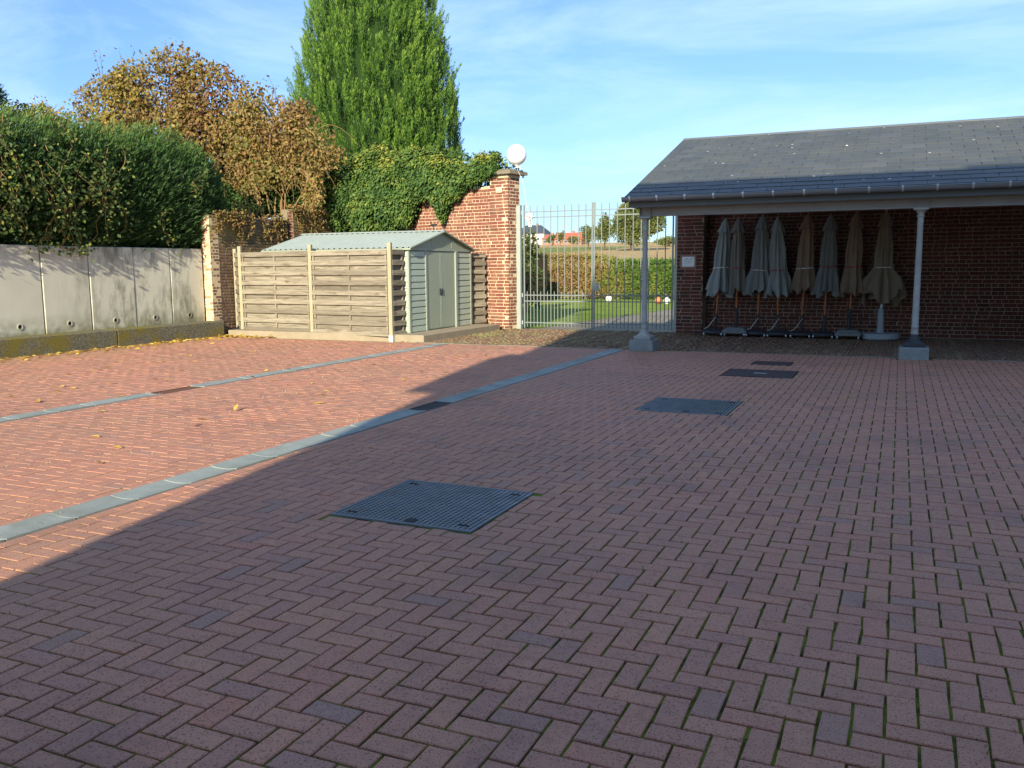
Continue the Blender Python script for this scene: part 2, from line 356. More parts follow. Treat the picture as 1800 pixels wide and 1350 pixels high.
    m['grate'] = plain('dark_grate', c8(58, 60, 62), .6, .3, .4, 12, .4)
    m['pit'] = plain('drain_pit', c8(22, 20, 18), .95)
    # far things
    M = Mat('grass'); col = M.ramp(M.noise(1.7, 6, .7), [(.3, c8(84, 104, 36)), (.5, c8(124, 144, 56)), (.7, c8(150, 160, 74))]); M.bump(M.noise(20, 4), .8, .04); m['grass'] = M.fin(col, .95, 0, .1)
    M = Mat('stubble_field'); col = M.ramp(M.noise(.35, 8, .75), [(.3, c8(150, 124, 84)), (.5, c8(186, 160, 112)), (.7, c8(204, 180, 130))])
    sx = M.node('ShaderNodeSeparateXYZ'); M.lk(M.pos, sx.inputs[0])
    k = M.math('MULTIPLY', M.math('MULTIPLY', M.rng(sx.outputs[1], 170, 185), M.rng(sx.outputs[1], 270, 250)), M.rng(sx.outputs[0], -62, -72)); col = M.mix(M.math('MULTIPLY', k, .8), col, c8(112, 128, 62)); M.bump(M.noise(2.0, 6, .8), 1, .3); m['field'] = M.fin(col, .95, 0, .1)
    m['drive'] = plain('cobbled_drive', c8(140, 132, 112), .9, 0, .35, 9, .8, .2)
    m['soil'] = plain('soil', c8(84, 70, 54), .95, 0, .3, 3, .6, .1)
    m['render'] = plain('pale_render', c8(206, 200, 188), .85); m['farbrick'] = plain('far_brick', c8(150, 112, 92), .85)
    m['redroof'] = plain('red_tile', c8(176, 96, 70), .8, 0, .2, 1.5); m['darkroof'] = plain('dark_tile', c8(66, 74, 82), .55, 0, .15, 1.5)
    m['glass'] = plain('dark_window', c8(60, 70, 82), .15)
    m['bark'] = plain('bark', c8(96, 80, 62), .95, 0, .35, 9, .8, .1); m['stem'] = plain('vine_stem', c8(150, 122, 84), .9, 0, .3, 9, .5, .1)
    m['balloon'] = plain('white_latex', c8(240, 240, 238), .3, 0, .02, 2, 0); m['paper'] = plain('white_paper', c8(226, 232, 226), .7, 0, .05, 8, .05)
    m['board'] = plain('notice_board', c8(150, 118, 98), .8, 0, .2, 8, .3); m['ink'] = plain('grey_ink', c8(112, 118, 122), .8)
    m['orange'] = plain('orange_ball', c8(224, 120, 60), .5)
    # leaves
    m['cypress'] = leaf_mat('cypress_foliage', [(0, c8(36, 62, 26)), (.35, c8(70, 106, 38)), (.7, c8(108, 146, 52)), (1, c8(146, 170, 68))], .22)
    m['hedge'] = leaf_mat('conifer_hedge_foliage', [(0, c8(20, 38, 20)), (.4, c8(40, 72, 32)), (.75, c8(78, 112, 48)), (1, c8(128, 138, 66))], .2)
    m['ivy'] = leaf_mat('ivy_leaf', [(0, c8(46, 74, 36)), (.4, c8(80, 110, 52)), (.7, c8(122, 140, 62)), (.88, c8(158, 158, 68)), (1, c8(184, 172, 78))], .2, .6, .25)
    m['autumn'] = leaf_mat('autumn_leaf', [(0, c8(132, 74, 54)), (.15, c8(140, 98, 60)), (.32, c8(112, 86, 56)), (.5, c8(150, 124, 66)), (.65, c8(128, 122, 56)), (.82, c8(172, 150, 62)), (.92, c8(112, 118, 52)), (1, c8(186, 160, 66))], .35)
    m['russet'] = leaf_mat('russet_leaf', [(0, c8(104, 82, 58)), (.3, c8(142, 110, 70)), (.5, c8(168, 134, 82)), (.7, c8(128, 124, 64)), (.82, c8(182, 156, 86)), (.9, c8(104, 114, 54)), (1, c8(96, 112, 50))], .35)
    m['vine'] = leaf_mat('vine_leaf', [(0, c8(52, 76, 36)), (.4, c8(82, 104, 48)), (.7, c8(128, 136, 58)), (.9, c8(182, 164, 68)), (1, c8(176, 104, 58))], .35)
    m['beech'] = leaf_mat('beech_hedge_leaf', [(0, c8(78, 110, 42)), (.3, c8(112, 132, 54)), (.5, c8(142, 134, 72)), (.75, c8(156, 128, 84)), (1, c8(138, 108, 76))], .3)
    m['fartree'] = leaf_mat('far_tree_leaf', [(0, c8(70, 86, 46)), (.5, c8(104, 116, 62)), (1, c8(146, 140, 84))], .25)
    m['litter'] = leaf_mat('fallen_leaf', [(0, c8(150, 112, 54)), (.5, c8(206, 170, 76)), (1, c8(226, 196, 96))], .2)
    m['weed'] = leaf_mat('dry_grass_blade', [(0, c8(84, 112, 48)), (.5, c8(150, 156, 96)), (1, c8(206, 196, 156))], .2)
    return m
m = build_materials()

# =================================================================== SETTING
def ground_z(x, y):
    """courtyard level, then a field that climbs behind the garden hedge"""
    x = np.asarray(x, float); y = np.asarray(y, float)
    t = np.clip((y-46)/300, 0, 1.2); z = -.075+11.3*(t**1.05)
    return z-np.clip((y-352)/300, 0, 1)*3.0
def build_ground():
    xs = np.concatenate([np.linspace(-900, -60, 22), np.linspace(-50, 30, 33), np.linspace(45, 900, 20)])
    ys = np.concatenate([np.linspace(-300, -10, 10), np.linspace(0, 120, 41), np.linspace(130, 420, 40), np.linspace(450, 1400, 14)])
    X, Y = np.meshgrid(xs, ys); Z = ground_z(X, Y)+.12*noise3(np.stack([X, Y, 0*X], -1), .05)*(Y > 60)
    nx, ny = len(xs), len(ys); i = np.arange(nx*ny).reshape(ny, nx)
    F = np.stack([i[:-1, :-1], i[:-1, 1:], i[1:, 1:], i[1:, :-1]], -1).reshape(-1, 4)
    tag(link('ground', arr_mesh('ground', np.stack([X, Y, Z], -1).reshape(-1, 3), F, m['field'], smooth=True)), kind='structure')
    b = MB(); xs = [-45, -30, -20, -14, -9.0]; ys = [22.2, 24, 28, 33, 38, 43.5, 47]
    edge = lambda y: -8.95+.06*(y-22.6)+.12*math.sin(y)
    for a in range(len(ys)-1):
        for k in range(len(xs)-1):
            p = lambda x, y: (edge(y) if x == -9.0 else x, y, -.05)
            b.add([p(xs[k], ys[a]), p(xs[k+1], ys[a]), p(xs[k+1], ys[a+1]), p(xs[k], ys[a+1])], [(0, 1, 2, 3)])
    tag(b.build('lawn', m['grass']), kind='structure')
    b = MB(); b.add([(-9.6, 21.5, -.058), (9, 21.5, -.058), (9, 47, -.058), (-9.6, 47, -.058)], [(0, 1, 2, 3)])
    tag(b.build('drive', m['drive']), kind='structure')
    b = MB().box(-70, -15.78, -8, 40, -1, 2.0); tag(b.build('raised_bank', m['soil']), kind='structure')
build_ground()

# ---- herringbone paving
U = .1085
G1, G2 = (-5.105, -4.835), (-8.985, -8.725)       # channel strips
COVERS = [(-3.36, -2.33, 4.62, 5.63), (-2.665, -1.66, 9.45, 10.48), (-2.375, -1.36, 12.95, 13.85), (-2.18, -1.57, 14.6, 15.14)]
PX0, PX1, PY0, PY1 = -15.12, 5.6, -.6, 16.42
def chamfer_blocks(a0, a1, b0, b1, h, c, dep, rot=None):
    """arrays -> (n,12,3) blocks lying in the ab plane with their face at height h"""
    n = len(a0); V = np.empty((n, 12, 3)); cx = (a0+a1)/2; cy = (b0+b1)/2; wx = (a1-a0)/2; wy = (b1-b0)/2
    sg = np.array([[-1, -1], [1, -1], [1, 1], [-1, 1]])
    for r, (ins, dz) in enumerate(((0, -dep), (0, -c), (c, 0))):
        for k in range(4):
            dx = sg[k, 0]*(wx-ins); dy = sg[k, 1]*(wy-ins)
            if rot is not None: dx, dy = dx-rot*dy, dy+rot*dx
            V[:, r*4+k, 0] = cx+dx; V[:, r*4+k, 1] = cy+dy; V[:, r*4+k, 2] = h+dz
    return V
BF = np.array([[0, 1, 5, 4], [1, 2, 6, 5], [2, 3, 7, 6], [3, 0, 4, 7], [4, 5, 9, 8], [5, 6, 10, 9], [6, 7, 11, 10], [7, 4, 8, 11], [8, 9, 10, 11]])
def blocks_mesh(name, V, mat):
    n = len(V); F = (BF[None]+12*np.arange(n)[:, None, None]).reshape(-1, 4)
    return arr_mesh(name, V.reshape(-1, 3), F, mat)
def build_paving():
    root = empty('courtyard_paving', (0, 0, 0), kind='structure')
    j = .0052; rects = []
    ex = [(G1[0]-.112, G1[1]+.112, PY0, PY1), (G2[0]-.112, G2[1]+.112, PY0, PY1)]+[(a-.012, b+.012, c-.012, d+.012) for a, b, c, d in COVERS]
    ex += [(-4.8, -4.25, 16.2, 16.6), (.0, .56, 16.25, 16.6)]
    nx0, nx1 = int(PX0/U)-2, int(PX1/U)+2; ny0, ny1 = int(PY0/U)-2, int(PY1/U)+2
    ox, oy = .022, .03
    for iy in range(ny0, ny1):
        for ix in range(nx0, nx1):
            k = (ix-iy) % 4
            if k == 0: r = (ix*U, (ix+2)*U, iy*U, (iy+1)*U)
            elif k == 3: r = (ix*U, (ix+1)*U, iy*U, (iy+2)*U)
            else: continue
            rects.append((r[0]+ox, r[1]+ox, r[2]+oy, r[3]+oy, 0 if k == 0 else 1, 1))
    for g in (G1, G2):                                   # border course along both channels
        for x0 in (g[0]-.112, g[1]+.004):
            y = PY0
            while y < PY1: rects.append((x0, x0+.108, y, y+2*U, 1, 0)); y += 2*U
    res = []
    for r in rects:
        x0, x1, y0, y1, o, full = r
        x0, x1, y0, y1 = max(x0, PX0), min(x1, PX1), max(y0, PY0), min(y1, PY1)
        if full == 1:
            for e in ex:
                if x0 < e[1] and x1 > e[0] and y0 < e[3] and y1 > e[2]:
                    cand = [(x0, min(x1, e[0]), y0, y1), (max(x0, e[1]), x1, y0, y1), (x0, x1, y0, min(y1, e[2])), (x0, x1, max(y0, e[3]), y1)]
                    cand = [c for c in cand if c[1] > c[0] and c[3] > c[2]]
                    if not cand: x1 = x0; break
                    x0, x1, y0, y1 = max(cand, key=lambda c: (c[1]-c[0])*(c[3]-c[2]))
        if x1-x0 < .03 or y1-y0 < .03: continue
        fl = abs((x1-x0)*(y1-y0)-2*U*U) < 1e-6 and full
        res.append((x0, x1, y0, y1, o, fl))
    A = np.array([q[:5] for q in res]); full = np.array([q[5] for q in res])
    cx, cy = (A[:, 0]+A[:, 1])/2, (A[:, 2]+A[:, 3])/2; n = len(A)
    hz = RNG.normal(0, .0011, n)+.005*noise3(np.stack([cx, cy, 0*cx], -1), .8); rot = RNG.normal(0, .016, n)
    # the 300 that show largest
    P = np.stack([cx, cy, 0*cx], -1)-np.array([0, 0, HC]); zz = P@fw; sx = 900+FPX*(P@rt)/zz; sy = 675-FPX*(P@up)/zz
    vis = (zz > .5) & (sx > -30) & (sx < 1830) & (sy < 1380) & full.astype(bool)
    size = np.where(vis, 1/np.maximum(zz, .1)**3, -1); big = np.argsort(-size)[:300]; isbig = np.zeros(n, bool); isbig[big] = True
    mesh = blocks_mesh('paver', chamfer_blocks(np.array([-U+j]), np.array([U-j]), np.array([-U/2+j]), np.array([U/2-j]), np.array([0.]), .0035, .05), m['paver'])
    for i in big:
        o = link('paver', mesh, root); o.location = (cx[i], cy[i], hz[i]); o.rotation_euler = (RNG.normal(0, .006), RNG.normal(0, .006), rot[i]+(math.pi/2 if A[i, 4] else 0)+(math.pi if RNG.random() < .5 else 0))
        o.scale = (1+RNG.normal(0, .008), 1+RNG.normal(0, .012), 1)
    s = ~isbig; V = chamfer_blocks(A[s, 0]+j, A[s, 1]-j, A[s, 2]+j, A[s, 3]-j, hz[s], np.interp(cx[s], [-4.9, -4.0], [.0015, .0035]), .05, rot[s])
    tag(link('paver_field', blocks_mesh('paver_field', V, m['paver']), root), kind='stuff')
    b = MB(); ys = np.arange(PY0-6, PY1+.2, .25)          # sand and moss between the pavers, filled higher on the sunny side
    for xa, xb in ((PX0-.3, G2[0]-.002), (G2[1]+.002, G1[0]-.002), (G1[1]+.002, PX1+3)):
        xs = np.linspace(xa, xb, max(2, int((xb-xa)/.3))); X, Y = np.meshgrid(xs, np.minimum(ys, PY1+.05)); X, Y = X.ravel(), Y.ravel()
        Z = .005*noise3(np.stack([X, Y, 0*X], -1), .8)-np.interp(X, [-4.7, -3.4], [.0034, .008]); w_ = len(xs)
        b.add(list(zip(X, Y, Z)), [(r_*w_+c_, r_*w_+c_+1, (r_+1)*w_+c_+1, (r_+1)*w_+c_) for r_ in range(len(ys)-1) for c_ in range(w_-1)])
    b.build('joint_bed', m['joint'], root)
    # grass tufts and moss in the joints
    n = 5200; x = RNG.uniform(-9, 3, n); y = RNG.uniform(2.2, 12, n)
    gx = np.round((x-ox)/U)*U+ox; gy = np.round((y-oy)/U)*U+oy
    onx = RNG.random(n) < .5; px = np.where(onx, gx, x); py = np.where(onx, y, gy)
    keep = noise3(np.stack([px, py, 0*px], -1), 1.1, 3) > .18
    px, py = px[keep][:1500], py[keep][:1500]
    Pn = np.repeat(np.stack([px, py, np.full(len(px), -.015)], -1), 7, 0); k = len(Pn)
    Pn[:, :2] += RNG.normal(0, .012, (k, 2)); D = RNG.normal(size=(k, 3)); D[:, 2] = np.abs(D[:, 2])*.9+.15
    rn = np.clip(.25+.5*RNG.random(k)+np.where(Pn[:, 0] < -4.3, .3, -.1), 0, 1)
    me = kites('joint_weeds', Pn, D, RNG.uniform(.015, .045, k), RNG.uniform(.003, .007, k), m['weed'], rn)
    tag(link('joint_weeds', me), 'short dry grass and moss tufts growing in the paver joints', 'weeds', kind='stuff')
build_paving()

def build_channel(g, grate, label, dark):
    root = empty('drainage_channel', (g[0], 0, 0), label=label, cat='drain channel')
    x0, x1 = 0, g[1]-g[0]; w = x1; y = PY0; i = 0
    prof = [(0, -.05), (w, -.05), (w, .010)]+[(w*(1-t), .012-.014*math.sin(math.pi*t)**.7) for t in np.linspace(.08, .92, 9)]+[(0, .010)]
    ys = []
    while y < PY1-.2:
        l = .5
        if y < grate[0] < y+l: ys.append((y, grate[0])); y = grate[1]; continue
        ys.append((y, min(y+l, PY1))); y += l
    for a, b in ys:
        if b-a < .05: continue
        o = MB().prism(prof, a+.008, b-.008).build('channel_stone', m['bluestone'], root)
        o.location.z = RNG.normal(0, .002)
    MB().box(.02, w-.02, grate[0], grate[1], -.12, -.06).build('pit', m['pit'], root)
    gr = MB()
    gr.box(0, .022, grate[0], grate[1], -.04, -.002).box(w-.022, w, grate[0], grate[1], -.04, -.002).box(.022, w-.022, grate[0], grate[0]+.03, -.04, -.003).box(.022, w-.022, grate[1]-.03, grate[1], -.04, -.003)
    go = gr.build('grate', dark, root)
    nb = 14
    for k in range(nb):
        yy = grate[0]+.04+(grate[1]-grate[0]-.08)*(k+.5)/nb
        MB().box(.023, w-.023, yy-.011, yy+.011, -.03, -.006).build('grate_bar', dark, go)
build_channel(G1, (8.55, 9.2), 'near blue stone drain channel with a dark grate, along the shadow edge', m['grate'])
build_channel(G2, (8.46, 9.2), 'far blue stone drain channel with a rusty grate, in the sun', m['rust'])

def build_covers():
    lab = ['large grey steel tread cover, nearest in the foreground paving', 'grey ribbed steel cover in the middle of the shaded paving',
           'dark cast iron cover in front of the open barn', 'smallest dark cover, farthest one close to the barn curb']
    for i, (x0, x1, y0, y1) in enumerate(COVERS):
        r = empty('manhole_cover', (x0, y0, 0), label=lab[i], cat='manhole cover', group='covers set in the paving'); w, d = x1-x0, y1-y0
        dark = i > 1; mt = m['darkcover'] if dark else m['cover']
        fr = MB(); t = .02
        for q in ((0, w, 0, t), (0, w, d-t, d), (0, t, t+.001, d-t-.001), (w-t, w, t+.001, d-t-.001)): fr.box(*q, -.05, .004)
        fr.build('frame', mt, r)
        MB().box(t+.004, w-t-.004, t+.004, d-t-.004, -.05, -.014 if not dark else .002).build('plate', m['coverbase'] if not dark else mt, r)
        if not dark:
            g = MB(); n = 27
            for k in range(n):
                xx = t+.006+(w-2*t-.012)*(k+.5)/n; g.box(xx-.008, xx+.008, t+.006, d-t-.006, -.015, .003)
            if i == 0:
                for k in range(n):
                    yy = t+.006+(d-2*t-.012)*(k+.5)/n; g.box(t+.006, w-t-.006, yy-.006, yy+.006, -.015, .0015)
            g.build('tread_grid', m['cover'], r)
            for kx in (.1, .9):
                for ky in (.1, .9): MB().box(kx*w-.035, kx*w+.035, ky*d-.012, ky*d+.012, -.012, .0045).build('lifting_slot', m['pit'], r)
            MB().lathe([(.045, -.004), (.045, .0045)], 14, w*.55, .07).build('badge', m['coverbase'], r)
        else: MB().box(w*.42, w*.6, d*.47, d*.53, 0, .006).build('handle', m['galv'] if i == 2 else mt, r)
build_covers()

# ---- old brick yard between the paving and the gate / barn
def build_yard():
    root = empty('brick_yard', (0, 0, 0), kind='structure')
    a0, a1, b0, b1, h = [], [], [], [], []
    px = .064; x = -10.4
    while x < 5.6:
        y = 16.56+RNG.uniform(0, .2); col = RNG.normal(0, .004)
        while y < 21.25:
            if not (x < -9.4 and y > 20.7):
                a0.append(x+.004+RNG.normal(0, .0015)); a1.append(x+px-.006); b0.append(y+.006); b1.append(y+.2+RNG.normal(0, .004)); h.append(-.012+RNG.normal(0, .006)+col)
            y += .212
        x += px
    V = chamfer_blocks(*[np.array(q) for q in (a0, a1, b0, b1, h)], .012, .05)
    tag(link('yard_brick_field', blocks_mesh('yard_brick_field', V, m['yard']), root), kind='stuff')
    MB().add([(-16.2, 16.5, -.024), (5.8, 16.5, -.024), (5.8, 21.6, -.024), (-16.2, 21.6, -.024)], [(0, 1, 2, 3)]).build('yard_bed', m['yardbed'], root)
    x = -9.6
    while x < 5.6:
        if not (-4.85 < x < -4.2 or -.5 < x < .6): MB().cbox(x+.003, x+.997, 16.43, 16.54, -.08, .008+RNG.normal(0, .003), .008).build('curb_stone', m['curb'], root)
        x += 1.0
build_yard()

# =================================================================== MASONRY
def wall_bricks(parent, o, ea, eb_len, ztop, en, mb, mm, th=.3, z0=0., course=.085, stretch=.25, joint=.0145, start=0, singles=0, cut=None, name='brick', headers=True):
    """brick skin on a wall whose face runs from o along ea (length eb_len), outward normal en; mortar core behind"""
    ea = np.array(ea, float); en = np.array(en, float); o = np.array(o, float)
    L = eb_len; rows = int((ztop-z0)/course); rec = []
    for r in range(rows):
        hd = headers and (r+start) % 2 == 1; bl = stretch/2 if hd else stretch
        a = -bl*RNG.uniform(.2, .8)
        while a < L:
            x0, x1 = max(a+joint/2, 0), min(a+bl-joint/2, L)
            if x1-x0 > .03:
                zc = z0+r*course; rec.append((x0, x1, zc+joint/2+RNG.normal(0, .0015), zc+course-joint/2+RNG.normal(0, .0015), .0+RNG.normal(0, .003), a))
            a += bl*(1+RNG.normal(0, .02))
    A = np.array([q[:5] for q in rec]); n = len(A)
    if cut is not None:
        k = cut((A[:, 0]+A[:, 1])/2, (A[:, 2]+A[:, 3])/2); A = A[~k]; n = len(A)
    cen = o+np.outer((A[:, 0]+A[:, 1])/2, ea)+np.outer((A[:, 2]+A[:, 3])/2, [0, 0, 1])
    P = cen-np.array([0, 0, HC]); zz = P@fw; sx = 900+FPX*(P@rt)/zz; sy = 675-FPX*(P@up)/zz
    vis = (zz > .5) & (sx > 0) & (sx < 1800) & (sy > 0) & (sy < 1350); area = (A[:, 1]-A[:, 0])
    size = np.where(vis, area/zz**2*(1+.0*sy), -1); big = np.argsort(-size)[:singles] if singles else np.array([], int)
    isbig = np.zeros(n, bool); isbig[big] = True
    def place(V): return o+V[..., :1]*ea+V[..., 1:2]*np.array([0, 0, 1])+V[..., 2:]*en
    rot = RNG.normal(0, .004, n)
    V = chamfer_blocks(A[:, 0], A[:, 1], A[:, 2], A[:, 3], A[:, 4]+.004, .006, .05, rot)
    if (~isbig).any(): tag(link(name+'_field', blocks_mesh(name+'_field', place(V[~isbig]), mb), parent), kind='stuff')
    cache = {}
    for i in big:
        w = round(A[i, 1]-A[i, 0], 2); hgt = round(A[i, 3]-A[i, 2], 2)
        if (w, hgt) not in cache:
            cache[w, hgt] = blocks_mesh(name, chamfer_blocks(*[np.array([q]) for q in (-w/2, w/2, -hgt/2, hgt/2, .004)], .006, .05), mb)
        ob = link(name, cache[w, hgt], parent)
        c = cen[i]+en*A[i, 4]; ob.matrix_world = frame(c, ea, (0, 0, 1), en) @ Matrix.Rotation(rot[i], 4, 'Z')
    rec_d = .006
    b = MB(); p = lambda s, d, z: tuple(o+ea*s-en*d+np.array([0, 0, z]))
    b.add([p(0, rec_d, z0), p(L, rec_d, z0), p(L, th, z0), p(0, th, z0), p(0, rec_d, ztop), p(L, rec_d, ztop), p(L, th, ztop), p(0, th, ztop)],
          [(0, 3, 2, 1), (4, 5, 6, 7), (0, 1, 5, 4), (1, 2, 6, 5), (2, 3, 7, 6), (3, 0, 4, 7)])
    b.build('mortar_core', mm, parent)

WO = np.array([-9.33, 20.97, 0]); WT = unit(np.array([-.976, .216, 0])); WN = unit(np.array([-.216, -.976, 0]))
def wp(s, z, d=0.0): return WO+WT*s+WN*d+np.array([0, 0, z])
def build_garden_wall():
    root = empty('garden_wall', (-12, 21.5, 0), label='tall sunlit red brick wall with pillar beside the gate', cat='wall')
    wall_bricks(root, wp(.58, 0), WT, 5.9, 3.72, WN, m['brick'], m['mortar'], .34, singles=170)
    wall_bricks(root, wp(0, 0, .05), WT, .585, 3.98, WN, m['brick'], m['mortar'], .5, start=0, singles=90, headers=False)
    wall_bricks(root, wp(0, 0, .05)-WN*.0+np.array([0, 0, 0]), -WN, .5, 3.98, -WT, m['brick'], m['mortar'], .2, start=1, singles=40, headers=True)
    c = MB(); pts = [(-.15, .16), (.78, .16), (.78, -.62), (-.15, -.62)]
    lo = [wp(s, 3.985, d) for s, d in pts]; mi = [wp(s, 4.06, d) for s, d in pts]; tp = [wp(.3+(s-.3)*.55, 4.13, -.23+(d+.23)*.55) for s, d in pts]
    c.add(lo+mi+tp, [(3, 2, 1, 0), (0, 1, 5, 4), (1, 2, 6, 5), (2, 3, 7, 6), (3, 0, 4, 7), (4, 5, 9, 8), (5, 6, 10, 9), (6, 7, 11, 10), (7, 4, 8, 11), (8, 9, 10, 11)])
    c.build('coping_stone', m['curb'], root)
    # pale patch of repaired render on the pillar
    o = MB().cbox(-.1, .1, -.012, 0, -.07, .07, .004); o.xf(frame(wp(.28, 3.6, .062), WT, -WN)); o.build('render_patch', m['mortar'], root)
    settle(root)
build_garden_wall()

def build_old_wall():
    root = empty('old_boundary_wall', (-15.7, 18, 0), label='weathered mossy brick wall between concrete panels and ivy', cat='wall')
    wall_bricks(root, (-15.61, 16.66, 0), (1, 0, 0), .235, 2.9, (0, -1, 0), m['palebrick'], m['mortar'], .3, course=.075, stretch=.24, name='pale_brick', singles=30)
    wall_bricks(root, (-15.378, 16.668, 0), (0, 1, 0), 3.0, 2.93, (1, 0, 0), m['oldbrick'], m['oldmortar'], .3, course=.075, stretch=.22, joint=.018, name='old_brick')
    wall_bricks(root, (-15.2, 19.68, 0), (0, 1, 0), 2.75, 3.22, (1, 0, 0), m['oldbrick'], m['oldmortar'], .4, course=.075, stretch=.22, joint=.018, name='old_brick')
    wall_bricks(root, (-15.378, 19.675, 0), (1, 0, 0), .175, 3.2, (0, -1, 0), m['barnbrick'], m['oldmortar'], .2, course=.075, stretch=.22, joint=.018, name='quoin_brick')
    settle(root)
build_old_wall()

def build_concrete_wall():
    root = empty('concrete_wall', (-15.6, 12, 0), label='grey concrete panel retaining wall with round weep holes', cat='wall')
    joints = [7.75, 8.87, 9.98, 11.09, 12.2, 13.32, 14.5, 15.575, 16.63]
    for a, b in zip(joints[:-1], joints[1:]):
        t = .14; x = -15.6; y0, y1 = a+.008, b-.008; z0, z1 = 0, 2.11; e = .016
        p = MB().add([(x-t, y0, z0), (x-t, y1, z0), (x-t, y1, z1), (x-t, y0, z1), (x-e, y0, z0), (x-e, y1, z0), (x-e, y1, z1), (x-e, y0, z1),
                      (x, y0+e, z0+e), (x, y1-e, z0+e), (x, y1-e, z1-e), (x, y0+e, z1-e)],
                     [(3, 2, 1, 0), (0, 1, 5, 4), (1, 2, 6, 5), (2, 3, 7, 6), (3, 0, 4, 7), (4, 5, 9, 8), (5, 6, 10, 9), (6, 7, 11, 10), (7, 4, 8, 11), (8, 9, 10, 11)])
        o = p.build('concrete_panel', m['concrete'], root); o.location.x = RNG.normal(0, .004)
        cy = (a+b)/2
        rg = MB(); n = 16; V = []
        for r_, dx in ((.062, .001), (.062, .012), (.042, .012), (.042, .003)): V += [(-15.6+dx, cy+r_*math.cos(k*2*math.pi/n), .53+r_*math.sin(k*2*math.pi/n)) for k in range(n)]
        F = [(q*n+k, q*n+(k+1) % n, (q+1)*n+(k+1) % n, (q+1)*n+k) for q in range(3) for k in range(n)]
        rg.add(V, F); h = rg.build('weep_hole', m['concrete'], o)
        MB().add([(-15.6+.004, cy+.044*math.cos(k*2*math.pi/n), .53+.044*math.sin(k*2*math.pi/n)) for k in range(n)], [tuple(range(n))]).build('hole_shadow', m['pit'], o)
    led = empty('concrete_ledge', (-15.3, 12, 0), label='low lichen covered concrete ledge at the wall foot', cat='ledge')
    y = 7.0
    for y1 in (10.2, 13.5, 16.72):
        MB().cbox(-15.6+.002, -15.1, y, y1-.006, -.05, .36, .018).build('ledge_block', m['lichen'], led); y = y1
    settle(root); settle(led)
build_concrete_wall()

